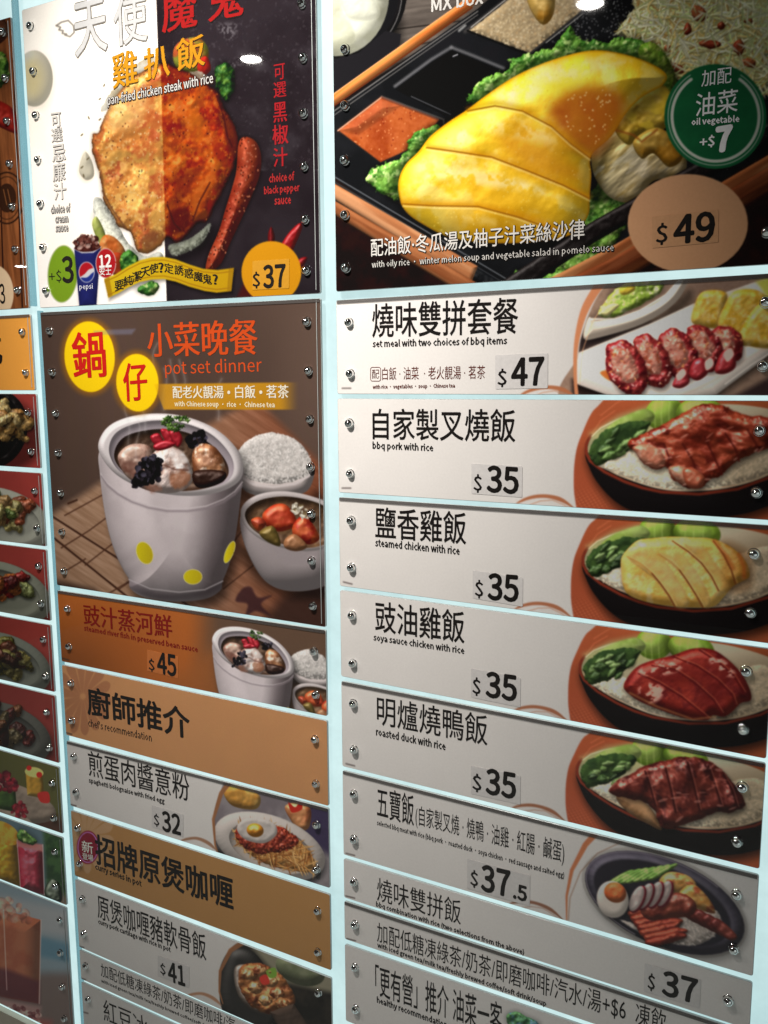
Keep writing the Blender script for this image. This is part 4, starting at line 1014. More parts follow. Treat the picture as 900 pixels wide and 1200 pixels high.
def pic_cakes(c):
    c.col[:] = C3(80, 84, 46); c.fill(poly((-60, 930), (80, 960), (80, 1010), (-60, 1000)), (70, 48, 40), soft=8)
    c.solid(ell(6, 938, 62, 22, 16), (150, 140, 128), R=9, amb=.6, dif=.5); c.solid(ell(-6, 962, 50, 20, 16), (160, 150, 138), R=9, amb=.6, dif=.5)
    c.solid(poly((30, 905), (50, 908), (52, 936), (32, 932)), (190, 150, 54), R=5, c2=(206, 180, 90)); c.fill(ell(40, 905, 11, 6, 8), (214, 196, 120)); c.fill(ell(34, 900, 3, 3), (180, 36, 28)); c.fill(ell(46, 908, 3.4, 3.4), (180, 36, 28)); c.fill(spl([(44, 930), (56, 928), (58, 940), (48, 940)]), (176, 44, 40))
    c.solid(poly((-10, 920), (18, 926), (20, 952), (-10, 946)), (60, 92, 44), R=6, c2=(80, 116, 50))
    c.grains(spl([(-14, 912), (4, 904), (18, 914), (18, 928), (-10, 924)]), 60, 3.4, 3, ((120, 26, 40), (150, 40, 54), (90, 20, 34)), 3, dk=.6)
    c.grains(spl([(12, 950), (24, 940), (32, 950), (26, 960)]), 30, 3, 2.8, ((120, 26, 40), (150, 40, 54)), 4, dk=.6)

def pic_drinks(c):
    c.col[:] = C3(84, 106, 118); c.fill(poly((50, 960), (90, 960), (90, 1070), (56, 1070)), (34, 58, 34), c2=(54, 84, 46), ns=8, soft=4)
    c.fill(poly((-40, 1040), (90, 1050), (90, 1090), (-40, 1080)), (110, 96, 84), soft=6)
    c.solid(poly((-20, 966), (20, 975), (24, 1040), (-20, 1030)), (190, 140, 24), R=14, c2=(214, 172, 50), ns=12, spec=.3)
    c.fill(spl([(-20, 972), (0, 962), (20, 974), (18, 990), (-10, 986)]), (196, 160, 60), c2=(206, 120, 30), ns=6)
    gl = poly((20, 986), (50, 992), (52, 1048), (24, 1042))
    c.solid(gl, (170, 36, 60), R=12, c2=(190, 70, 90), ns=14, spec=.3); c.fill(poly((20, 984), (50, 990), (50, 998), (20, 992)), (206, 120, 120), soft=2); c.line([(20, 984), (24, 1042)], 1.2, (206, 180, 190), al=.6); c.line([(50, 990), (52, 1048)], 1.4, (216, 196, 200), al=.6)
    lettuce(c, spl([(20, 984), (24, 972), (34, 976), (44, 986), (34, 990)]), 3, (40, 80, 34), (80, 120, 50), rough=2, R=4)
    c.solid(spl([(52, 1044), (60, 1030), (70, 1036), (72, 1056), (58, 1056)]), (24, 34, 20), R=5, spec=.6, sp=6)

def pic_iced_tea(c):
    c.col[:] = C3(110, 128, 136)
    c.fill(poly((-80, 1030), (95, 1070), (95, 1100), (-80, 1080)), (134, 140, 142), soft=8); c.fill(poly((40, 1096), (95, 1110), (95, 1130), (40, 1120)), (78, 112, 128), soft=5)
    c.fill(poly((-80, 1140), (95, 1140), (95, 1240), (-80, 1240)), (96, 84, 80), soft=8)
    gl = poly((-30, 1058), (48, 1078), (46, 1176), (10, 1170), (-30, 1160))
    c.solid(gl, (166, 88, 58), R=20, c2=(176, 104, 70), ns=20, bump=((40, .03),), amb=.55, dif=.5)
    c.fill(poly((-30, 1130), (8, 1136), (46, 1150), (46, 1176), (10, 1170), (-30, 1160)), (74, 26, 34), soft=4, al=.9)
    c.grains(spl([(-20, 1066), (0, 1052), (20, 1058), (40, 1072), (30, 1080), (-10, 1074)]), 40, 6, 4.4, ((176, 120, 100), (206, 160, 140), (140, 80, 60)), 3, dk=.5, al=.7)
    c.line([(48, 1078), (46, 1176)], 1.6, (190, 170, 164), al=.6); c.line([(4, 1066), (8, 1160)], 1.4, (206, 190, 184), al=.5)
    c.fill(poly((-30, 1166), (10, 1172), (48, 1180), (44, 1210), (-30, 1190)), (150, 116, 112), soft=4, al=.8); c.fill(poly((10, 1188), (60, 1196), (60, 1220), (0, 1210)), (150, 70, 66), soft=6, al=.7)
    c.grains(poly((-30, 1170), (50, 1184), (48, 1210), (-30, 1200)), 24, 3, 2.4, ((90, 40, 44), (190, 160, 150)), 5, al=.7)

def pic_sunburst(c):
    c.col[:] = C3(196, 132, 78)
    c.col *= (1 + .05 * (fbm(c.X, c.Y, 60, 3)[..., None] - .5))
    burst(c, 97, 816, 34, 46, (150, 88, 56), 14, .55)

def pic_curry_head(c):
    c.col[:] = C3(178, 122, 50)
    burst(c, 100, 980, 34, 44, (206, 160, 90), 14, .5)
    c.fill(ell(103, 993, 13.2, 19.6), (136, 24, 30), soft=.8); c.line(ell(103, 993, 11.6, 17.6), 1, (206, 140, 150))

# ------------------------------------------------------------------ the boards
XR, XL, XF = (.0125, .7145), (-.7045, -.0185), (-1.42, -.7335)
DK, BRN, WHT = (24, 19, 17), (104, 44, 34), (236, 232, 226)
def T(s, x0, y0, x1, y1, h, k=DK, w=None, **o):
    if w is None:
        w = .03 if s.isascii() or '•' in s else .0
    return dict(s=s, q=(x0, y0, x1, y1, h), k=k, w=w, **o)
def P(d, n, st, k=(168, 160, 158), suffix=None):
    """price: $ box, number box, sticker corners TL BL BR"""
    r = dict(st=st, k=k, t=[T('$', *d, w=.015), T(n[0], *n[1:], w=.024)])
    if suffix: r['t'].append(suffix)
    return r
PAPER = (.80, .758, .73)
SUN = ' • '
BOARDS = [
 dict(name='R0', X=XR, top=None, zt=2.42, bot=(393.8, 341.8, 900, 310), pic='pic_bento', cat='menu poster',
  label='large poster of sliced yellow chicken in a black lunch box, priced $49',
  bolts=[(405,58),(405,124),(405,188),(405,252),(406,314),(899,272)],
  text=[T('MX box', 506, 14, 566, 4, 17, WHT, .02), T('配油飯‧冬瓜湯及柚子汁菜絲沙律', 435, 301, 685, 280, 21, WHT, .012, halo=(20,14,10)),
        T('with oily rice • winter melon soup and vegetable salad in pomelo sauce', 436, 316, 719, 296.5, 10, WHT, .0, halo=(20,14,10)),
        T('加配', 822, 102, 857, 97, 19, (206,208,196), .01), T('油菜', 815, 137, 864, 131, 27, (206,208,196), .01), T('oil vegetable', 810.5, 149, 866, 145, 10, (206,208,196)),
        T('+$', 820, 174, 837, 172, 14, (206,208,196), .02), T('7', 839.5, 177.5, 855.5, 175, 27, (206,208,196), .05)],
  price=P((769,287.5,781.5,286,25), ('49',790,286,836,281.5,33), (764,254,764,291,842,284), (124,92,66))),
 dict(name='R1', X=XR, top=(392,352,900,320.5), bot=(395,461.7,900,463.5), pic='pic_bbq', top_shade=1, sw=1,
  label='white menu board with sliced red pork on a white plate, priced $47',
  bolts=[(409.5,378),(411,438),(897.5,354),(894,429)],
  text=[T('燒味雙拼套餐',436.5,395.5,606.5,391,39,w=.021), T('set meal with two choices of bbq items',437,409,594,405.5,10.5), T('白飯 · 油菜  · 老火靚湯 · 茗茶',448,445.5,568.5,444,15,BRN), T('配',436,444,444.5,443.5,10.5,BRN),
        T('with rice • vegetables • soup • Chinese tea',437,457,533,455.5,6,BRN)],
  ring=(434,430,446.5,447), price=P((583.5,453.5,593.5,453.2,21), ('47',600,451.5,636.5,450.5,31), (580.5,416,580.5,456,642,455))),
 dict(name='R2', X=XR, top=(394.5,467,900,469.5), bot=(396,577,900,609.5), pic='dish2', sw=1,
  label='white menu board with glazed roast pork over rice, priced $35',
  bolts=[(410,496),(411,555),(890,504.5),(886.5,577)],
  text=[T('自家製叉燒飯',437,514.5,603.5,518,35.5,w=.021), T('bbq pork with rice',437,528,507.5,531,10.5)],
  price=P((555.4,576.5,564.5,577.5,21), ('35',571.3,576,607,578.5,30), (552.5,543,552.5,578.5,612,583))),
 dict(name='R3', X=XR, top=(396,582.5,900,615.5), bot=(399,686.7,900,754), pic='dish3', top_shade=1, sw=1,
  label='white menu board with pale steamed chicken slices over rice, priced $35',
  bolts=[(412,610),(412.5,665),(883.5,649),(879.5,718)],
  text=[T('鹽香雞飯',440,630,546,638,36,w=.021), T('steamed chicken with rice',440,640,538.5,650,9)],
  price=P((557,700,566,701.5,21), ('35',572.4,702,607,705,30), (554,668,554,701,612.7,711))),
 dict(name='R4', X=XR, top=(398.5,691.5,900,760), bot=(400,792.5,895.8,889), pic='dish4', sw=1,
  label='white menu board with dark red soya sauce chicken over rice, priced $35',
  bolts=[(413,721),(414,777),(874.5,786.5),(871,855)],
  text=[T('豉油雞飯',440,740,544,754,36,w=.021), T('soya sauce chicken with rice',438,752.5,544,768.5,10)],
  price=P((554,814,563,816,21), ('35',570,816,605,821.5,29), (552,783,552,817,610,829))),
 dict(name='R5', X=XR, top=(399.5,798,897.5,894.7), bot=(401.5,898,890.3,1018.7), pic='dish5', top_shade=1, sw=1,
  label='white menu board with brown roasted duck over rice, priced $35',
  bolts=[(414.5,824),(415.5,878),(870,922),(864,986.5)],
  text=[T('明爐燒鴨飯',442,849,571,874,34,w=.01), T('roasted duck with rice',441,861.5,522,879,9)],
  price=P((554,926.5,564,929,21), ('35',570,929.5,604,936,29), (552,897,552,930,610,943))),
 dict(name='R6', X=XR, top=(402,903,889.5,1025.8), bot=(403.5,1001.7,881,1144), pic='pic_five_treasure', top_shade=1, sw=1,
  label='white menu board with a halved egg and meats in an oval black bowl',
  bolts=[(415,930),(415.5,983),(863.5,1048),(860,1112)],
  text=[T('五寶飯',442,957,485,968,36,w=.01), T('(自家製叉燒 · 燒鴨 · 油雞 · 紅腸 · 鹹蛋)',487,970,661,1015,27,w=.0), T('selected bbq meat with rice (bbq pork • roasted duck • soya chicken • red sausage and salted egg)',442,968.5,661,1031,8,w=.02)],
  price=P((551.5,1038.5,560,1041,20), ('37',564.5,1043,597,1051,30), (547.5,1006,547.5,1041,621,1062), suffix=T('.5',602,1052,617,1056.5,17,w=.03))),
 dict(name='R7', X=XR, top=(402,1006,879.5,1151), bot=(403,1051.7,854,1199), sw=0,
  label='narrow grey menu strip offering a bbq combination with rice at $37',
  bolts=[(415.5,1033),(853.5,1172)],
  text=[T('燒味雙拼飯',442,1055.5,540,1084,28), T('bbq combination with rice (two selections from the above)',441,1063.5,614,1120.5,7.5)],
  price=P((759,1159.5,767,1162,20), ('37',776.4,1165,815.7,1176,28), (755.5,1128,754.5,1161.5,820,1182))),
 dict(name='R8', X=XR, top=(402,1055.5,854,1203), bot=(402.5,1100,690,1198), top_shade=1,
  label='narrow grey menu strip listing iced tea and coffee add-ons for $6',
  bolts=[(416.5,1083)],
  text=[T('加配低糖凍綠茶/奶茶/即磨咖啡/汽水/湯+$6  凍飲',442,1104.5,780,1213,24.5), T('with iced green tea/milk tea/freshly brewed coffee/soft drink/soup',442.5,1111.5,640,1181,7.5)]),
 dict(name='R9', X=XR, top=(402,1106,680,1201), bot=(404.5,1196,660,1290), pic='veg',
  label='grey menu board at the bottom recommending a plate of vegetables',
  bolts=[(416.5,1133),(417.5,1182)],
  text=[T('「更有營」推介 油菜一客',440,1166,588,1214,36,w=.01), T('healthy recommendation: vegetable',442,1177,562,1221,9.5)]),
 dict(name='L0', X=XL, top=(28,11,75,-2), bot=(45.5,361,377.5,343.7), pic='pic_chicken_steak', cat='menu poster',
  label='poster of a large pan-fried chicken steak, half white and half black, priced $37',
  bolts=[(36.5,31),(40,84),(43,135.5),(45.5,187.5),(48.5,239),(51.5,290),(55,341),(354,5),(355.5,68),(356,133),(357,195),(358,257),(359.5,317)],
  text=[T('天',89,67,126,58,61,(255,255,255),.02,halo=(150,144,136)), T('使',135,55,173,47,57,(255,255,255),.01,halo=(150,144,136)), T('魔',191,39,231,31,48,(206,34,46),.01,ming=1,halo=(70,10,16)), T('鬼',245,26,285,18,46,(206,34,46),.01,ming=1,halo=(70,10,16)),
        T('雞',133,104,161.5,98,40,(250,176,30),.012,ming=1,halo=(110,80,30)), T('扒',170,95,199,88,37,(250,176,30),.012,ming=1,halo=(110,80,30)), T('飯',208,84,240,76,37,(250,176,30),.012,ming=1,halo=(90,60,20)),
        T('pan-fried chicken steak with rice',126.5,126,250,100,14,(252,250,244),.012,halo=(70,50,36)),
        T('可',61,150,72,148.5,17,WHT,0,ming=1,halo=(90,86,84)), T('選',61,167,73.5,165,15.5,WHT,0,ming=1,halo=(90,86,84)), T('忌',62,190,77,187.5,19,WHT,0,ming=1,halo=(90,86,84)), T('廉',62.5,213,77,210.5,21,WHT,0,ming=1,halo=(90,86,84)), T('汁',64,234.5,78,232.5,19,WHT,0,ming=1,halo=(90,86,84)),
        T('choice of',60,250,82.5,248,9.5,WHT,0,halo=(90,86,84)), T('cream',65,261,80,260,6.5,WHT,0,halo=(90,86,84)), T('sauce',65.6,271.5,80,270.5,6.5,WHT,0,halo=(90,86,84)),
        T('可',321.5,94.5,334,92.5,18.5,(196,46,52),0,ming=1), T('選',321,115,335.5,113,18,(196,46,52),0,ming=1), T('黑',321,144,336.5,142,23,(196,46,52),.01,ming=1), T('椒',320,170,338,168,23,(196,46,52),.01,ming=1), T('汁',321,196,337,194,22,(196,46,52),.01,ming=1),
        T('choice of',315.6,214,345,211,10,(196,56,56)), T('black pepper',310,230,351,226,11,(196,56,56)), T('sauce',322,240,341,238.5,7,(196,56,56)),
        T('+$',58,332,72.5,331,15,w=.0), T('3',74,331.5,86.5,330.5,30,w=.02), T('12',117,313.5,130.5,312.5,14,(250,244,240),.03), T('安士',117,323,130.5,322,9,(250,244,240),.02), T('pepsi',93.5,341,109,340,8,(224,224,236),.01)]
   + [T(ch,x-(2.4 if ch=='?' else 5),y+6-(.5 if i<7 else -.5),x+(2.6 if ch=='?' else 5.4),y+6+(-3.5 if i<5 else (0 if i==5 else 2)),11.5,(34,24,12),.012,ming=1) for i,(ch,x,y) in enumerate([('要',140,336),('純',150.3,330.6),('潔',160.5,325.5),('天',170.5,320.5),('使',180.5,316.4),('?',189,313.6),('定',198,313.5),('誘',210,315),('惑',221.5,318.6),('魔',232.5,322.6),('鬼',243,325.6),('?',252.5,326)])],
  price=P((296.7,338,305,337.5,19), ('37',309.5,337.5,334.8,336,26), (296,306,296,340,339,338), (236,170,44))),
 dict(name='L1', X=XL, top=(48,366,376,349.5), bot=(68.5,686,381,735), pic='pic_pot_dinner', cat='menu poster', top_shade=1,
  label='brown poster of a spotted white soup pot with bowls of rice and soup',
  bolts=[(59,388),(62,436),(66,484),(69,530.5),(72,577.5),(73.5,623),(76,669),(360,377),(362,434.5),(363.5,491),(364.5,547),(365,602),(365.5,657),(367,710)],
  text=[T('鍋',87,443.5,124.5,441,53,(200,34,20),.016,ming=1), T('仔',146,470.5,173,468.5,44,(200,34,20),.01,ming=1), T('小菜晚餐',174,418.5,302,415.5,39,(222,84,36),.006,ming=1), T('pot set dinner',194,443,307,440,20,(222,84,36),.0),
        T('配老火靚湯 • 白飯 • 茗茶',203,466.8,338.5,466.6,14.5,(244,236,216),.01,ming=1), T('with Chinese soup • rice • Chinese tea',205,477.5,322,479,7.5,(240,226,190))]),
 dict(name='L2', X=XL, top=(69,692,385,739), bot=(72,775,386,840), pic='pic_steamed_fish', top_shade=1,
  label='orange menu board showing a small pot of steamed river fish, priced $45',
  bolts=[(80,713),(81.5,757),(368.5,763),(370.5,814)],
  text=[T('豉汁蒸河鮮',99,732.5,202,748,25,(104,24,16),.004,ming=1), T('steamed river fish in preserved bean sauce',99,740.5,232,766,8,(104,24,16))],
  price=P((175,786,181.6,787.5,15), ('45',185.4,788.5,206.8,792.5,24), (172.6,761,172.6,786,209,795), (156,90,46))),
 dict(name='L3', X=XL, top=(72.5,779,384,845), bot=(76.5,861,386,945), pic='pic_sunburst',
  label='tan heading board reading chef\'s recommendation with a sunburst pattern',
  bolts=[(84,800),(85,844),(369.5,866),(370.5,918)],
  text=[T('廚師推介',103.5,837,222.5,866,33,w=.05), T("chef's recommendation",103.5,851,178,869,9,w=.01)]),
 dict(name='L4', X=XL, top=(77.5,868,386.5,948), bot=(82,944,386.5,1041), pic='pic_spaghetti', top_shade=1,
  label='grey menu board with spaghetti and a fried egg on an oval plate, $32',
  bolts=[(87.5,886),(90,928),(371.5,966),(371.5,1018)],
  text=[T('煎蛋肉醬意粉',104.5,909,222.5,940,30,w=.01), T('spaghetti bolognaise with fried egg',104.5,918.5,193,943.5,7.5,w=.03)],
  price=P((181,967.5,187,969.5,15), ('32',191,973,212,978.5,23), (178,943,178,969,215,981))),
 dict(name='L5', X=XL, top=(84,950,388,1049), bot=(87,1026,389.5,1138), pic='pic_curry_head',
  label='mustard heading board for curry series with a round crimson badge',
  bolts=[(92,970),(94,1011.5),(372.5,1067),(373,1115)],
  text=[T('招牌原煲咖喱',113,1012,273.5,1067,35,w=.045), T('curry series in pot',112,1020.5,166,1041,9), T('新',96.5,998,109.5,1001,13.5,(214,150,140),.02), T('登場',97,1006.5,109.5,1009.5,7.5,(214,150,140),.02)]),
 dict(name='L6', X=XL, top=(87,1030,388,1146.5), bot=(90,1108.5,292,1198), pic='pic_pork_pot',
  label='grey menu board with a black ladle of curried pork cartilage, $41',
  bolts=[(97.5,1053),(99,1094),(373.5,1163)],
  text=[T('原煲咖喱豬軟骨飯',115,1076,242,1126,29,w=.008), T('curry pork cartilage with rice in pot',115.5,1084,200,1117.5,7.5,w=.03)],
  price=P((188.4,1141.5,194.5,1144,14), ('41',198,1149,217,1155,22), (185,1119,185,1144,222,1158))),
 dict(name='L7', X=XL, top=(91,1112,292,1201), bot=(92,1146,211,1199.5),
  label='narrow grey add-on drinks strip between the pork cartilage and red bean boards',
  bolts=[(101,1131.5)],
  text=[T('加配低糖凍綠茶/奶茶/即磨咖啡/汽',118.6,1144,276,1211,16), T('with iced green tea/milk tea/freshly brewed coffee/soft drink/soup',119,1152,262,1214,5,w=.02)]),
 dict(name='L8', X=XL, top=(94,1150,211,1203.5), bot=(99,1240,211,1296),
  label='grey red bean ice menu board at the bottom edge, below the drinks strip',
  bolts=[(104,1171)],
  text=[T('紅豆冰',122,1196,174,1219,26)]),
 dict(name='F0', X=(XF[0], -.737), top=(0,18,15,13), bot=(0,363,34.7,361), pic='wall_poster_wood', cat='menu poster',
  label='wood-patterned poster cut off by the picture edge, above the orange board',
  bolts=[(3.5,38),(7,92),(9,142),(12,192),(15,242),(18.5,292),(21.5,340)], text=[T('3',0.5,356,6.5,355.5,23,(60,30,16),.01)]),
 dict(name='F1', X=(XF[0], -.7345), top=(0,369.5,37.5,368), bot=(0,457.5,41.7,457.5), flat=((214,146,62),20,410), top_shade=1,
  label='plain orange heading board at the picture edge', bolts=[(27,389),(31,436.5)], text=[T('式', -26, 428, 3, 426, 36, w=.04)]),
 dict(name='F2', X=(XF[0], -.732), top=(0,461,45,461.5), bot=(0,547,49.5,549), pic='red1', label='red menu board with food in a black skillet', bolts=[(33.5,483),(37,529)], text=[]),
 dict(name='F3', X=(XF[0], -.7315), top=(0,552,51.5,554.5), bot=(0,635,55,640.5), pic='red2', label='red menu board with pale vegetables on a white plate', bolts=[(41.5,575),(44.5,619)], text=[]),
 dict(name='F4', X=(XF[0], -.7315), top=(0,639,57,644.5), bot=(0,718,61,728), pic='red3', label='red menu board with bright red and orange stir-fry', bolts=[(46,663),(49,707)], text=[]),
 dict(name='F5', X=(XF[0], -.7325), top=(0,722,62,733), bot=(0,798,66,811.5), pic='red4', label='red menu board with yellow-green fried food topped by a green herb', bolts=[(51.5,749),(54,792)], text=[]),
 dict(name='F6', X=(XF[0], -.7325), top=(0,802.5,67,816), bot=(0,877.5,71.5,895), pic='red5', label='lowest and darkest red menu board, above the dessert board', bolts=[(55.5,834),(58.5,876)], text=[]),
 dict(name='F7', X=(XF[0], -.7345), top=(0,882,72,900), bot=(0,954.5,76.5,978), pic='pic_cakes', label='menu board showing little cakes topped with berries', bolts=[(62,917),(64,958)], text=[]),
 dict(name='F8', X=(XF[0], -.737), top=(0,959,76.5,983), bot=(0,1031,78,1061), pic='pic_drinks', label='menu board showing yellow and pink fruit drinks', bolts=[(65,997.5),(65.5,1038)], text=[]),
 dict(name='F9', X=(XF[0], -.7395), top=(0,1035,80,1065), bot=(0,1172,50,1199), pic='pic_iced_tea', label='menu board showing a tall glass of layered iced tea', bolts=[(71,1078),(71.5,1116),(73.5,1156),(76,1193)], text=[]),
]
def edge_z(l, X):
    """height of a board edge (given by two photo points) at wall coordinate X"""
    xa, za = px2pl(l[0], l[1])
    xb, zb = px2pl(l[2], l[3])
    return float(za + (zb - za) * (X - xa) / (xb - xa))

def corners(b):
    x0, x1 = b['X']
    if b['name'][0] == 'F':
        x0 = -1.16
    zt = (b['zt'], b['zt']) if b['top'] is None else (edge_z(b['top'], x0), edge_z(b['top'], x1))
    zb = (edge_z(b['bot'], x0), edge_z(b['bot'], x1))
    if b['name'] in ('L0', 'F0'):
        zt = (zt[0], zt[0])
    if b['name'] in ('R9', 'L8'):
        zb = (zb[0], zb[0])
    if b['name'][0] == 'F':                      # short visible edges: keep them level
        zt = (zt[1], zt[1]); zb = (zb[1], zb[1])
    return x0, x1, zt, zb

_z = lambda n, side: None
def _design(s, dz):
    u = s.box[0] + (np.arange(s.W) + .5) / s.W * (s.box[1] - s.box[0])
    v = s.box[3] - (np.arange(s.H) + .5) / s.H * (s.box[3] - s.box[2]) + dz
    U, V = np.meshgrid(u, v)
    X, Y = pl2px(U, V)
    s.X, s.Y = X.astype(np.float32), Y.astype(np.float32)
Canvas.design = _design
BY = {b['name']: b for b in BOARDS}

def mid_top(b):
    x0, x1, zt, zb = corners(b)
    return .5 * (zt[0] + zt[1])

REF = dict(R0=(620,170), R1=(790,400), R2=(790,530), R3=(790,670), R4=(790,800), R5=(790,930), R6=(775,1060), R7=(640,1110), R8=(560,1130), R9=(500,1190),
           L0=(200,200), L1=(220,560), L2=(260,780), L3=(250,880), L4=(310,985), L5=(250,1030), L6=(310,1150), L7=(160,1150), L8=(150,1190),
           F0=(5,200), F1=(20,410), F2=(20,505), F3=(25,595), F4=(30,680), F5=(30,765), F6=(35,850), F7=(35,930), F8=(40,1010), F9=(40,1110))

def l2s(lin):
    return np.where(lin <= .0031308, lin * 12.92, 1.055 * np.power(np.maximum(lin, 1e-6), 1 / 2.4) - .055).astype(np.float32)

def lref(b):
    x, y = REF[b['name']]
    return float(np.asarray(light_at(np.float32(x), np.float32(y))))

def flat_at(b, rgb, x, y):
    """a flat colour read off the photograph at (x, y), in the tones of this board's reference point"""
    return l2s(s2l(C3(*rgb)) / float(np.asarray(light_at(np.float32(x), np.float32(y)))) * lref(b))

SW = dict(R1=(174,108,74), R2=(160,100,70), R3=(146,92,66), R4=(132,84,61), R5=(116,76,56), R6=(100,68,53))
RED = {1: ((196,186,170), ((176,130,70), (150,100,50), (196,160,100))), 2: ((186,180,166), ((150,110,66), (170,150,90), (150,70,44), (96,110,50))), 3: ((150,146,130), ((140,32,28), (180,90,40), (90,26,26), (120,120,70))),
       4: ((140,136,124), ((120,104,40), (100,50,34), (140,120,60), (70,34,24))), 5: ((116,108,100), ((96,30,26), (120,60,30), (70,26,22), (104,80,50)))}

def paint_board(b):
    x0, x1, zt, zb = corners(b)
    c = Canvas(x0, x1, min(zb), max(zt), dens=1250 if b['name'][0] == 'R' else 1000)
    c.col[:] = l2s(np.array(PAPER, np.float32) * lref(b))
    c.at = lambda rgb, x, y: tuple(255 * flat_at(b, rgb, x, y))
    c.paper = tuple(255 * l2s(np.array(PAPER, np.float32) * lref(b)))
    n = b['name']
    if b.get('flat'):
        c.col[:] = flat_at(b, *b['flat'])
    p = b.get('pic')
    if n in ('L3', 'L5'):
        hold = flat_at(b, *(((168,120,80),250,880) if n == 'L3' else ((136,100,60),250,1030)))
        globals()[p](c)
        base = C3(196,132,78) if n == 'L3' else C3(178,122,50)
        c.col = c.col / base * hold
    elif p == 'veg':
        lettuce(c, spl([(594,1192),(604,1186),(618,1192),(632,1200),(628,1216),(604,1212)]), 3, (44,84,50), (70,110,64), (60,96,110), rough=2, R=4)
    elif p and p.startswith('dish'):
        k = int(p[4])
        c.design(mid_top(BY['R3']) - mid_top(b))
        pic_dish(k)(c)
        c.tone(poly((640, 400), (1000, 400), (1000, 1100), (640, 1100)), (.92, .90, .90), 2) if False else None
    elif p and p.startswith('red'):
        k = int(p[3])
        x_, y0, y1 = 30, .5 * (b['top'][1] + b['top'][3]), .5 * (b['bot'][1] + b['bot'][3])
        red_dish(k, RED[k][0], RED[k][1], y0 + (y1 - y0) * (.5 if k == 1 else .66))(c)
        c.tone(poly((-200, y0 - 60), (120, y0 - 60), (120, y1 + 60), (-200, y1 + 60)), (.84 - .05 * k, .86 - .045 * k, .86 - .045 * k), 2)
    elif p:
        globals()[p](c)
    if b.get('sw') is not None and n[0] == 'R':
        c.design(mid_top(BY['R1']) - mid_top(b) if n != 'R7' else 0)
        if b['sw']:
            y_ = .5 * (b['bot'][1] + b['bot'][3]); c.setclip(); swoosh(c, tuple(255 * flat_at(b, SW[n], 640, y_)))
    c.design(0)
    if n[0] in 'RL' and n not in ('R0', 'L0', 'L1'):           # tiny stock code, a blur of ink in the photograph
        bx, by = b['bolts'][1 if len(b['bolts']) > 1 and b['bolts'][1][0] < 450 and abs(b['bolts'][1][0] - b['bolts'][0][0]) < 20 else 0]
        dy = 17 if n[0] == 'R' else 14
        c.line([(bx - 10, by + dy), (bx - 1 if n[0] == 'L' else bx, by + dy + (.0 if n in ('R1', 'R2') else 2.5))], 1.5, (50, 42, 40), soft=.7, al=.8)
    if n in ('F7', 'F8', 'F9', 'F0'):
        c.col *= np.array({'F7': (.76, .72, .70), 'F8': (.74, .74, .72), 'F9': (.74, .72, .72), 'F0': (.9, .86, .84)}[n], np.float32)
    gain = {'R0': .90, 'L1': .86, 'L2': .80, 'L3': .88, 'L5': .86}.get(n, 1.)
    if gain != 1:
        c.col *= np.float32(gain ** (1 / 2.2))
    if n in ('R6', 'L4', 'L6'):
        q = ell(779, 1058, 104, 54, 24) if n == 'R6' else (spl([(274, 905), (258, 928), (250, 958), (252, 988), (262, 1020), (300, 1060), (430, 1080), (430, 900), (330, 890)], 9) if n == 'L4' else spl([(288, 1100), (270, 1112), (258, 1134), (257, 1160), (264, 1190), (300, 1230), (430, 1230), (430, 1080), (330, 1080)], 9))
        c.tone(q, (.86, .85, .84), .8)
    c.blur(2 if p and (p.startswith('dish') or p in ('pic_five_treasure', 'pic_bbq')) else 1)
    return c
#--BUILD--

# ------------------------------------------------------------------ materials
def new_mat(name):
    m = bpy.data.materials.new(name)
    m.use_nodes = True
    return m, m.node_tree.nodes, m.node_tree.links, m.node_tree.nodes['Principled BSDF']

CARD = False
def gloss_wear(nt, lk, b, lo=.006, hi=.05, sc=7.):
    """fine smears in the clear gloss of the acrylic"""
    tc, n, r = nt.new('ShaderNodeTexCoord'), nt.new('ShaderNodeTexNoise'), nt.new('ShaderNodeMapRange')
    n.inputs['Scale'].default_value = sc
    n.inputs['Detail'].default_value = 6
    r.inputs['From Min'].default_value, r.inputs['From Max'].default_value = .4, .75
    r.inputs['To Min'].default_value, r.inputs['To Max'].default_value = lo, hi
    lk.new(tc.outputs['Object'], n.inputs['Vector']); lk.new(n.outputs['Fac'], r.inputs['Value'])
    lk.new(r.outputs['Result'], b.inputs['Coat Roughness'])

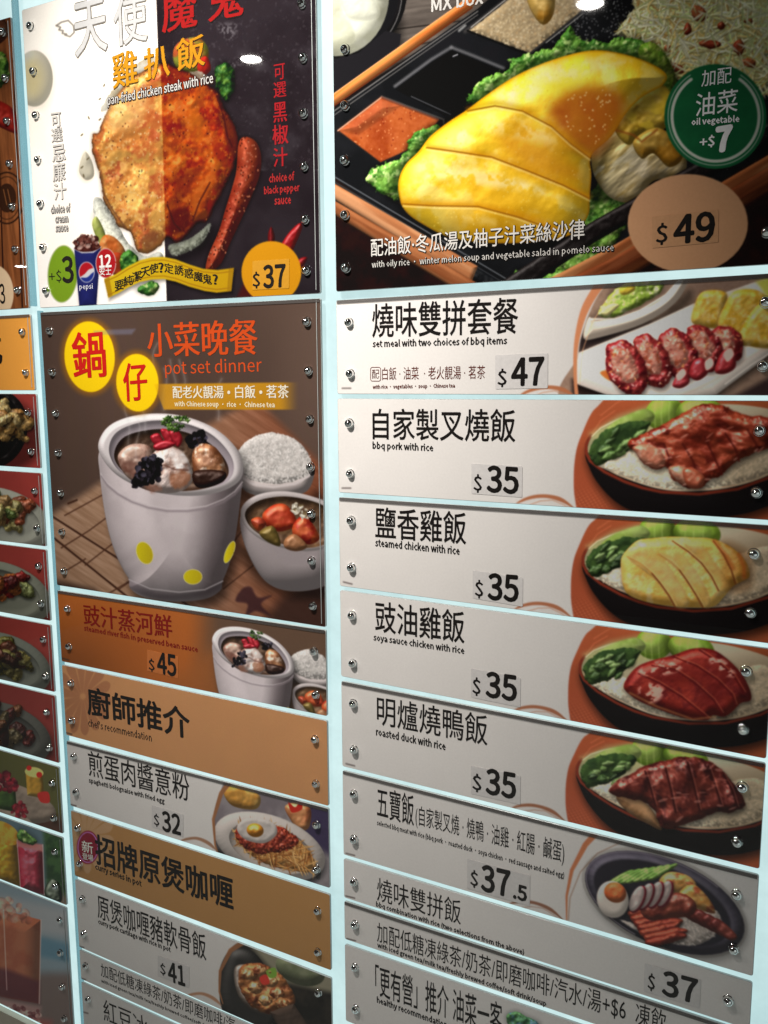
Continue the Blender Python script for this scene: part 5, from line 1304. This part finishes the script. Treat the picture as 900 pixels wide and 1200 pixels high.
def mat_print(name, rgba):
    H, W = rgba.shape[:2]
    im = bpy.data.images.new(name, W, H, alpha=False, float_buffer=False)
    im.colorspace_settings.name = 'sRGB'
    px = np.ones((H, W, 4), np.float32)
    px[..., :3] = rgba[::-1]
    im.pixels.foreach_set(px.ravel())
    im.update()
    im.pack()
    m, nt, lk, b = new_mat(name)
    t = nt.new('ShaderNodeTexImage')
    t.image, t.extension, t.interpolation = im, 'EXTEND', 'Cubic'
    # paper grain
    tc, n, mr, mx = nt.new('ShaderNodeTexCoord'), nt.new('ShaderNodeTexNoise'), nt.new('ShaderNodeMapRange'), nt.new('ShaderNodeMix')
    n.inputs['Scale'].default_value = 260; n.inputs['Detail'].default_value = 3
    mr.inputs['To Min'].default_value, mr.inputs['To Max'].default_value = .93, 1.04
    mx.data_type, mx.blend_type = 'RGBA', 'MULTIPLY'
    mx.inputs[0].default_value = 1
    lk.new(tc.outputs['Object'], n.inputs['Vector']); lk.new(n.outputs['Fac'], mr.inputs['Value'])
    n2, m2, mm = nt.new('ShaderNodeTexNoise'), nt.new('ShaderNodeMapRange'), nt.new('ShaderNodeMath')
    n2.inputs['Scale'].default_value = 5.5; n2.inputs['Detail'].default_value = 5; n2.inputs['Roughness'].default_value = .7
    m2.inputs['From Min'].default_value, m2.inputs['From Max'].default_value = .3, .7
    m2.inputs['To Min'].default_value, m2.inputs['To Max'].default_value = .965, 1.02
    mm.operation = 'MULTIPLY'
    lk.new(tc.outputs['Object'], n2.inputs['Vector']); lk.new(n2.outputs['Fac'], m2.inputs['Value'])
    lk.new(mr.outputs['Result'], mm.inputs[0]); lk.new(m2.outputs['Result'], mm.inputs[1])
    lk.new(t.outputs['Color'], mx.inputs[6]); lk.new(mm.outputs[0], mx.inputs[7])
    lk.new(mx.outputs[2], b.inputs['Base Color'])
    if CARD:
        for l in list(b.inputs['Base Color'].links): lk.remove(l)
        b.inputs['Base Color'].default_value = (.25, .25, .25, 1)
    b.inputs['Roughness'].default_value = .5
    b.inputs['Specular IOR Level'].default_value = .0
    b.inputs['Coat Weight'].default_value = .85
    gloss_wear(nt, lk, b)
    return m

_mats = {}
def mat_ink(col, gloss=.85):
    """printing ink; col = reflectance"""
    key = tuple(round(float(v), 3) for v in col) + (gloss,)
    if key not in _mats:
        m, nt, lk, b = new_mat('ink')
        tc, n, mr, mx = nt.new('ShaderNodeTexCoord'), nt.new('ShaderNodeTexNoise'), nt.new('ShaderNodeMapRange'), nt.new('ShaderNodeMix')
        n.inputs['Scale'].default_value = 180; n.inputs['Detail'].default_value = 2
        mr.inputs['To Min'].default_value, mr.inputs['To Max'].default_value = .88, 1.1
        mx.data_type, mx.blend_type = 'RGBA', 'MULTIPLY'
        mx.inputs[0].default_value = 1
        mx.inputs[6].default_value = (*key[:3], 1)
        lk.new(tc.outputs['Object'], n.inputs['Vector']); lk.new(n.outputs['Fac'], mr.inputs['Value']); lk.new(mr.outputs['Result'], mx.inputs[7])
        lk.new(mx.outputs[2], b.inputs['Base Color'])
        b.inputs['Roughness'].default_value = .5
        b.inputs['Specular IOR Level'].default_value = .0
        b.inputs['Coat Weight'].default_value = gloss
        b.inputs['Coat Roughness'].default_value = .015
        _mats[key] = m
    return _mats[key]

M_EDGE, nt, lk, b = new_mat('acrylic_edge')
b.inputs['Base Color'].default_value = (.40, .42, .41, 1)
b.inputs['Roughness'].default_value = .25
n = nt.new('ShaderNodeTexNoise'); n.inputs['Scale'].default_value = 60
r = nt.new('ShaderNodeMapRange'); r.inputs['To Min'].default_value, r.inputs['To Max'].default_value = .12, .5
lk.new(n.outputs['Fac'], r.inputs['Value']); lk.new(r.outputs['Result'], b.inputs['Roughness'])

M_TOP_SHADE, nt, lk, b = new_mat('shade_tint')  # dark see-through tint for the shade band at a board's top edge
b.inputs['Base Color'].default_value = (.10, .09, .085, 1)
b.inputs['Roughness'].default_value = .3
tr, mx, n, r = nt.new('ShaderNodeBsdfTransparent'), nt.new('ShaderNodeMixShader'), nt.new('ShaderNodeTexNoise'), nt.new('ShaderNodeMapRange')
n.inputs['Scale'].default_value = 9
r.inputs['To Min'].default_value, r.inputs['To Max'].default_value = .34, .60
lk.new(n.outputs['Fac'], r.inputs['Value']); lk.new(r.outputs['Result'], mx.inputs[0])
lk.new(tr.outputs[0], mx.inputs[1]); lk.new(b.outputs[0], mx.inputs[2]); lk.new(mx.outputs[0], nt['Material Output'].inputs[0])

M_CHROME, nt, lk, b = new_mat('chrome')
b.inputs['Base Color'].default_value = (.86, .87, .86, 1)
b.inputs['Metallic'].default_value = 1
n = nt.new('ShaderNodeTexNoise'); n.inputs['Scale'].default_value = 400
r = nt.new('ShaderNodeMapRange'); r.inputs['To Min'].default_value, r.inputs['To Max'].default_value = .03, .09
lk.new(n.outputs['Fac'], r.inputs['Value']); lk.new(r.outputs['Result'], b.inputs['Roughness'])

M_GLOW, nt, lk, b = new_mat('lightbox_face')
tc, n, cr = nt.new('ShaderNodeTexCoord'), nt.new('ShaderNodeTexNoise'), nt.new('ShaderNodeValToRGB')
n.inputs['Scale'].default_value = 2.2; n.inputs['Detail'].default_value = 2
cr.color_ramp.elements[0].position, cr.color_ramp.elements[0].color = .30, (.52, .74, .75, 1)
cr.color_ramp.elements[1].position, cr.color_ramp.elements[1].color = .66, (.72, .93, .92, 1)
lk.new(tc.outputs['Object'], n.inputs['Vector']); lk.new(n.outputs['Fac'], cr.inputs[0])
n3, r3, m3 = nt.new('ShaderNodeTexNoise'), nt.new('ShaderNodeMapRange'), nt.new('ShaderNodeMix')
n3.inputs['Scale'].default_value = 26; n3.inputs['Detail'].default_value = 6; n3.inputs['Roughness'].default_value = .7
r3.inputs['From Min'].default_value, r3.inputs['From Max'].default_value = .35, .65
r3.inputs['To Min'].default_value, r3.inputs['To Max'].default_value = .94, 1.03
m3.data_type, m3.blend_type = 'RGBA', 'MULTIPLY'
m3.inputs[0].default_value = 1
lk.new(tc.outputs['Object'], n3.inputs['Vector']); lk.new(n3.outputs['Fac'], r3.inputs['Value'])
lk.new(cr.outputs[0], m3.inputs[6]); lk.new(r3.outputs['Result'], m3.inputs[7]); lk.new(m3.outputs[2], b.inputs['Emission Color'])
b.inputs['Emission Strength'].default_value = .92
b.inputs['Base Color'].default_value = (.10, .13, .14, 1)
b.inputs['Roughness'].default_value = .35

M_WALL, nt, lk, b = new_mat('painted_wall')
tc, n, cr = nt.new('ShaderNodeTexCoord'), nt.new('ShaderNodeTexNoise'), nt.new('ShaderNodeValToRGB')
n.inputs['Scale'].default_value = 30; n.inputs['Detail'].default_value = 6
cr.color_ramp.elements[0].color, cr.color_ramp.elements[1].color = (.52, .46, .36, 1), (.66, .60, .50, 1)
lk.new(tc.outputs['Object'], n.inputs['Vector']); lk.new(n.outputs['Fac'], cr.inputs[0]); lk.new(cr.outputs[0], b.inputs['Base Color'])
b.inputs['Roughness'].default_value = .6

M_RAIL, nt, lk, b = new_mat('blue_tinted_acrylic')
b.inputs['Base Color'].default_value = (.20, .34, .40, 1)
b.inputs['Roughness'].default_value = .12
tr, mx, n = nt.new('ShaderNodeBsdfTransparent'), nt.new('ShaderNodeMixShader'), nt.new('ShaderNodeTexNoise')
tr.inputs[0].default_value = (.72, .88, .92, 1)
mx.inputs[0].default_value = .35
n.inputs['Scale'].default_value = 40
lk.new(n.outputs['Fac'], b.inputs['Coat Roughness'])
lk.new(tr.outputs[0], mx.inputs[1]); lk.new(b.outputs[0], mx.inputs[2]); lk.new(mx.outputs[0], nt['Material Output'].inputs[0])

# ------------------------------------------------------------------ mesh helpers
def link(name, me, parent=None, mat=None):
    o = bpy.data.objects.new(name, me)
    if mat is not None and not me.materials:
        me.materials.append(mat)
    COL.objects.link(o)
    if parent is not None:
        o.parent = parent
    return o

def mesh(name, v, f):
    me = bpy.data.meshes.new(name)
    me.from_pydata([tuple(map(float, p)) for p in v], [], f)
    me.update()
    return me

def box_mesh(x0, x1, y0, y1, z0, z1, tilt=(0, 0)):
    """box; tilt raises the bottom/top line at its right end"""
    v = [(x, y, z + (tilt[0] if z == z0 else tilt[1]) * (x == x1)) for z in (z0, z1) for y in (y0, y1) for x in (x0, x1)]
    return mesh('box', v, [(0, 2, 3, 1), (4, 5, 7, 6), (0, 1, 5, 4), (2, 6, 7, 3), (0, 4, 6, 2), (1, 3, 7, 5)])

def rounded(q, r=.0035, n=4):
    """quad corners TL TR BR BL -> outline with rounded corners"""
    out = []
    for i in range(4):
        p, a, b_ = np.array(q[i]), np.array(q[i - 1]), np.array(q[(i + 1) % 4])
        u, v = (a - p) / np.linalg.norm(a - p), (b_ - p) / np.linalg.norm(b_ - p)
        c = p + (u + v) * r
        for k in range(n + 1):
            t = math.pi / 2 * k / n
            out.append(c - v * r * math.cos(t) - u * r * math.sin(t))
    return out

def slab_mesh(q, box, yf, yb, bev=.0007, r=.0035):
    """acrylic slab standing in the wall plane, its printed front face carrying UVs"""
    o, i_ = rounded(q, r), rounded([np.array(p) + np.array(s) * bev for p, s in zip(q, ((1, -1), (-1, -1), (-1, 1), (1, 1)))], r - bev * .5)
    n = len(o)
    v = [(x, yf, z) for x, z in i_] + [(x, yf + bev, z) for x, z in o] + [(x, yb, z) for x, z in o]
    f = [tuple(range(n))[::-1]]
    for k in range(2):
        for j in range(n):
            a, b_ = k * n + j, k * n + (j + 1) % n
            f.append((a, b_, b_ + n, a + n))
    f.append(tuple(range(2 * n, 3 * n)))
    me = mesh('board', v, f)
    uv = me.uv_layers.new(name='UVMap')
    x0, x1, z0, z1 = box
    for p in me.polygons:
        p.material_index = 0 if p.index == 0 else 1
        for li in p.loop_indices:
            c = me.vertices[me.loops[li].vertex_index].co
            uv.data[li].uv = ((c.x - x0) / (x1 - x0), (c.z - z0) / (z1 - z0))
    return me

def lathe_mesh(prof, n=20):
    """profile (radius, y) turned about the axis that points out of the wall"""
    v, f = [], []
    for r_, y in prof:
        for k in range(n):
            a = 2 * math.pi * k / n
            v.append((r_ * math.cos(a), y, r_ * math.sin(a)))
    for j in range(len(prof) - 1):
        for k in range(n):
            a, b_ = j * n + k, j * n + (k + 1) % n
            f.append((a, b_, b_ + n, a + n))
    f.append(tuple(range(n)))
    f.append(tuple(range((len(prof) - 1) * n, len(prof) * n))[::-1])
    me = mesh('turned', v, f)
    for p in me.polygons:
        p.use_smooth = len(p.vertices) == 4
    me.materials.append(M_CHROME)
    return me

_a = np.radians(np.linspace(0, 82, 9))
# domed cap on a short post (far columns), flat washer under it
CAP = lathe_mesh([(.0032, .011), (.0032, .0002), (.0076, .0002), (.0078, -.0004), (.0074, -.0010), (.0066, -.0012), (.0068, -.0030)]
                 + [(.0068 * math.cos(t), -.0036 - .0056 * math.sin(t)) for t in _a], 24)

_tc = bpy.data.curves.new('type', 'FONT')
_tc.dimensions, _tc.fill_mode = '2D', 'FRONT'
try:                                            # Blender's own bundled typeface for Chinese
    _tc.font = bpy.data.fonts.load(os.path.join(bpy.utils.resource_path('LOCAL'), 'datafiles', 'fonts', 'Noto Sans CJK Regular.woff2'))
except Exception:
    pass
_latin, _plain = _tc.font, bpy.data.curves.new('plain', 'FONT').font
_to = bpy.data.objects.new('type', _tc)
COL.objects.link(_to)
_cache = {}
def res_of(h):
    return 3 if h > 22 else (2 if h > 11 else 1)

def set_all_type():
    """typeset every string once, one per line, and cut the result into lines"""
    want = {(r, f): [] for r in (1, 2, 3) for f in (0, 1)}
    for b_ in BOARDS:
        for t in b_['text'] + (b_['price']['t'] if b_.get('price') else []):
            l = want[res_of(t['q'][4]), int(all(ord(ch) < 0x2200 for ch in t['s']))]
            if t['s'] not in l:
                l.append(t['s'])
    for (res, latin), l in want.items():
        if not l:
            continue
        _tc.font = _latin if latin else _plain
        _tc.body, _tc.resolution_u, _tc.space_line = '\n'.join(l), res, 4
        dg = bpy.context.evaluated_depsgraph_get()
        dg.update()
        me = bpy.data.meshes.new_from_object(_to.evaluated_get(dg), depsgraph=dg)
        co = np.empty(len(me.vertices) * 3, np.float32); me.vertices.foreach_get('co', co)
        co = co.reshape(-1, 3)[:, :2]
        ln = np.round((.35 - co[:, 1]) / 4).astype(int)
        fs = [tuple(p.vertices) for p in me.polygons]
        fl = np.array([ln[f[0]] for f in fs])
        for i, s_ in enumerate(l):
            vi = np.flatnonzero(ln == i)
            mp = {int(v): j for j, v in enumerate(vi)}
            _cache[(s_, res)] = (co[vi] + (0, 4 * i), [tuple(mp[v] for v in fs[j]) for j in np.flatnonzero(fl == i)])
        bpy.data.meshes.remove(me)
set_all_type()

def text_frame(q):
    x0, y0, x1, y1, h = q
    BL = np.array(px2pl(float(x0), float(y0))); BR = np.array(px2pl(float(x1), float(y1)))
    TL = np.array(px2pl(x0 - (490 - x0) * h / (7590 - y0), y0 - h))
    return BL, BR - BL, TL - BL

def lettering(t, parent, y, col=None):
    s, q, k = t['s'], t['q'], t['k']
    BL, U, V = text_frame(q)
    h = q[4]
    co, fc = _cache[(s, res_of(h))]
    mn, sz = co.min(0), np.ptp(co, axis=0)
    em = np.linalg.norm(V) / max(sz[1], 1e-6)               # metres per em
    em2 = np.linalg.norm(U) / max(sz[0], 1e-6)
    p = (co - mn) / sz
    P0 = BL + p[:, :1] * U + p[:, 1:] * V
    def spread(wgt, y, dx=0., dz=0., ming=False):
        """the strokes thickened by repeating the outline round a small circle"""
        offs = [(0, 0)]
        wgt = wgt * .42
        if wgt > 0:
            nn = 8 if h > 16 else 6
            offs += [(wgt * em2 * math.cos(6.2832 * i / nn), wgt * em * math.sin(6.2832 * i / nn)) for i in range(nn)]
        if ming:                                            # heavier uprights, thin horizontals
            offs += [(ox + s_ * .015 * em2, oz) for ox, oz in offs[:1] + offs[1::2] for s_ in (-1, 1)]
        v, f = [], []
        for i, (ox, oz) in enumerate(offs):
            n0 = len(v)
            yy = y - 1.5e-5 * i
            v += [(a + dx + ox, yy, b_ + dz + oz) for a, b_ in P0]
            f += [tuple(j + n0 for j in g) for g in fc]
        return v, f
    x, z = BL + .5 * (U + V)
    Lc = float(np.asarray(light_at(*[np.float32(v) for v in pl2px(x, z)])))
    def tone(rgb):
        if sum(rgb) < 130:
            return (.014, .012, .011)
        return np.clip(s2l(C3(*rgb)) / Lc, .01, .85)
    if t.get('halo'):
        o = link('lettering', mesh('type', *spread(t['w'] + (.05 if h > 30 else .075), y, .0005, -.0007)), parent, mat_ink(tone(t['halo'])))
        o['label'] = 'darker outline behind the lettering'
        y -= .00018
    return link('lettering', mesh('type', *spread(t['w'], y, 0, 0, t.get('ming'))), parent, mat_ink(tone(k)))

# ------------------------------------------------------------------ setting
wall = link('wall', box_mesh(-1.75, 1.6, .012, .09, -.35, 3.3), None, M_GLOW)
wall['kind'] = 'structure'
_zb = corners(BY['F9'])[3][1]
lw = link('lower_wall', box_mesh(-1.75, -.752, -.002, .0118, -.35, _zb - .018), None, M_WALL)
lw['kind'] = 'structure'

M_FLOOR, nt, lk, b = new_mat('pale_floor')
tc, n, cr = nt.new('ShaderNodeTexCoord'), nt.new('ShaderNodeTexNoise'), nt.new('ShaderNodeValToRGB')
n.inputs['Scale'].default_value = 6; n.inputs['Detail'].default_value = 8
cr.color_ramp.elements[0].color, cr.color_ramp.elements[1].color = (.50, .52, .51, 1), (.70, .72, .70, 1)
lk.new(tc.outputs['Object'], n.inputs['Vector']); lk.new(n.outputs['Fac'], cr.inputs[0]); lk.new(cr.outputs[0], b.inputs['Base Color'])
b.inputs['Roughness'].default_value = .45
fl = link('floor', box_mesh(-4, 4, -5, .0115, -.12, -.02), None, M_FLOOR)
fl['kind'] = 'structure'

rail = link('divider_rail', box_mesh(-.7315, -.7255, -.001, .0118, 1.832, 2.6), None, M_RAIL)
rail['label'] = 'blue-grey clear strip between the wooden poster and the chicken steak poster'
rail['category'] = 'divider strip'
rail = link('divider_rail', box_mesh(-.7125, -.7085, -.001, .0118, -.2, 1.822), None, M_RAIL)
rail['label'] = 'thin clear strip running down the left edge of the pot and grey boards'
rail['category'] = 'divider strip'

# ------------------------------------------------------------------ every board with its parts
for b_ in BOARDS:
    x0, x1, zt, zb = corners(b_)
    c = paint_board(b_)
    m = mat_print(b_.get('pic') or 'blank_print', l2s(np.clip(s2l(c.col) / lref(b_), .005, .86)))
    cx, cz = .5 * (x0 + x1), .25 * (sum(zt) + sum(zb))
    root = bpy.data.objects.new(('poster' if b_.get('cat') else 'menu_board'), None)
    COL.objects.link(root)
    root.location = (0, 0, 0)
    root['label'] = b_['label']
    root['category'] = b_.get('cat', 'menu board')
    root['group'] = {'R': 'boards of the right column', 'L': 'boards of the middle column', 'F': 'boards of the left column'}[b_['name'][0]]
    q = [(x0, zt[0]), (x1, zt[1]), (x1, zb[1]), (x0, zb[0])]
    me = slab_mesh(q, c.box, 0., .0042)
    me.materials.append(m); me.materials.append(M_EDGE)
    link('printed_panel', me, root)
    if b_.get('top_shade'):  # strip laid over the print as the top edge's shade
        link('top_shade_strip', box_mesh(x0 + .002, x1 - .002, -.0014, -.0002, zt[0] - .0062, zt[0] - .0004, (zt[1] - zt[0],) * 2), root, M_TOP_SHADE)
    if b_['name'] in ('L0', 'L1') or b_['name'][0] == 'F':
        link('cover_edge', box_mesh(x1 - .0085, x1 - .0075, -.0012, -.0002, min(zb) + .006, max(zt) - .006), root, M_EDGE)
    for bx, by in b_['bolts']:
        X, Z = px2pl(float(bx), float(by))
        rx = .0
        o = link('bolt', CAP, root)
        o.location = (float(X) , 0, float(Z) )
        rb = random.Random(int(bx * 7 + by * 13))
        o.rotation_euler = (rb.uniform(-.07, .07), rb.uniform(0, 6.28), rb.uniform(-.07, .07))
        o.scale = (rb.uniform(1.02, 1.12),) * 3
    for t in b_['text']:
        lettering(t, root, -.00035)
    if b_.get('ring'):
        xa, ya, xb, yb = b_['ring']
        P_ = [np.array(px2pl(*p)) for p in ((xa, ya), (xb, ya), (xb, yb), (xa, yb))]
        o_, i_ = rounded(P_, .004, 4), rounded([P_[0] + (.0011, -.0011), P_[1] + (-.0011, -.0011), P_[2] + (-.0011, .0011), P_[3] + (.0011, .0011)], .003, 4)
        n_ = len(o_)
        link('lettering', mesh('ring', [(x, -.00035, z) for x, z in o_ + i_], [(j, (j + 1) % n_, n_ + (j + 1) % n_, n_ + j) for j in range(n_)]), root, mat_ink((.14, .03, .02)))
    if b_.get('price'):
        p = b_['price']
        TL, BL, BR = [np.array(px2pl(float(p['st'][i]), float(p['st'][i + 1]))) for i in (0, 2, 4)]
        TR = TL + BR - BL
        x, z = pl2px(*(.5 * (TL + BR)))
        a = np.clip(s2l(C3(*p['k'])) / float(np.asarray(light_at(np.float32(x), np.float32(z)))), .02, .8) if b_['name'] in ('R0', 'L0', 'L2') else np.array((.68, .65, .635))
        st = link('price_sticker', slab_mesh([TL, TR, BR, BL], (0, 1, 0, 1), -.00060, -.00025, .00012, .002), root, None)
        ms = mat_ink(a, 1.)
        st.data.materials.append(ms); st.data.materials.append(ms)
        for t in p['t']:
            lettering(t, st, -.00085)
bpy.data.objects.remove(_to)
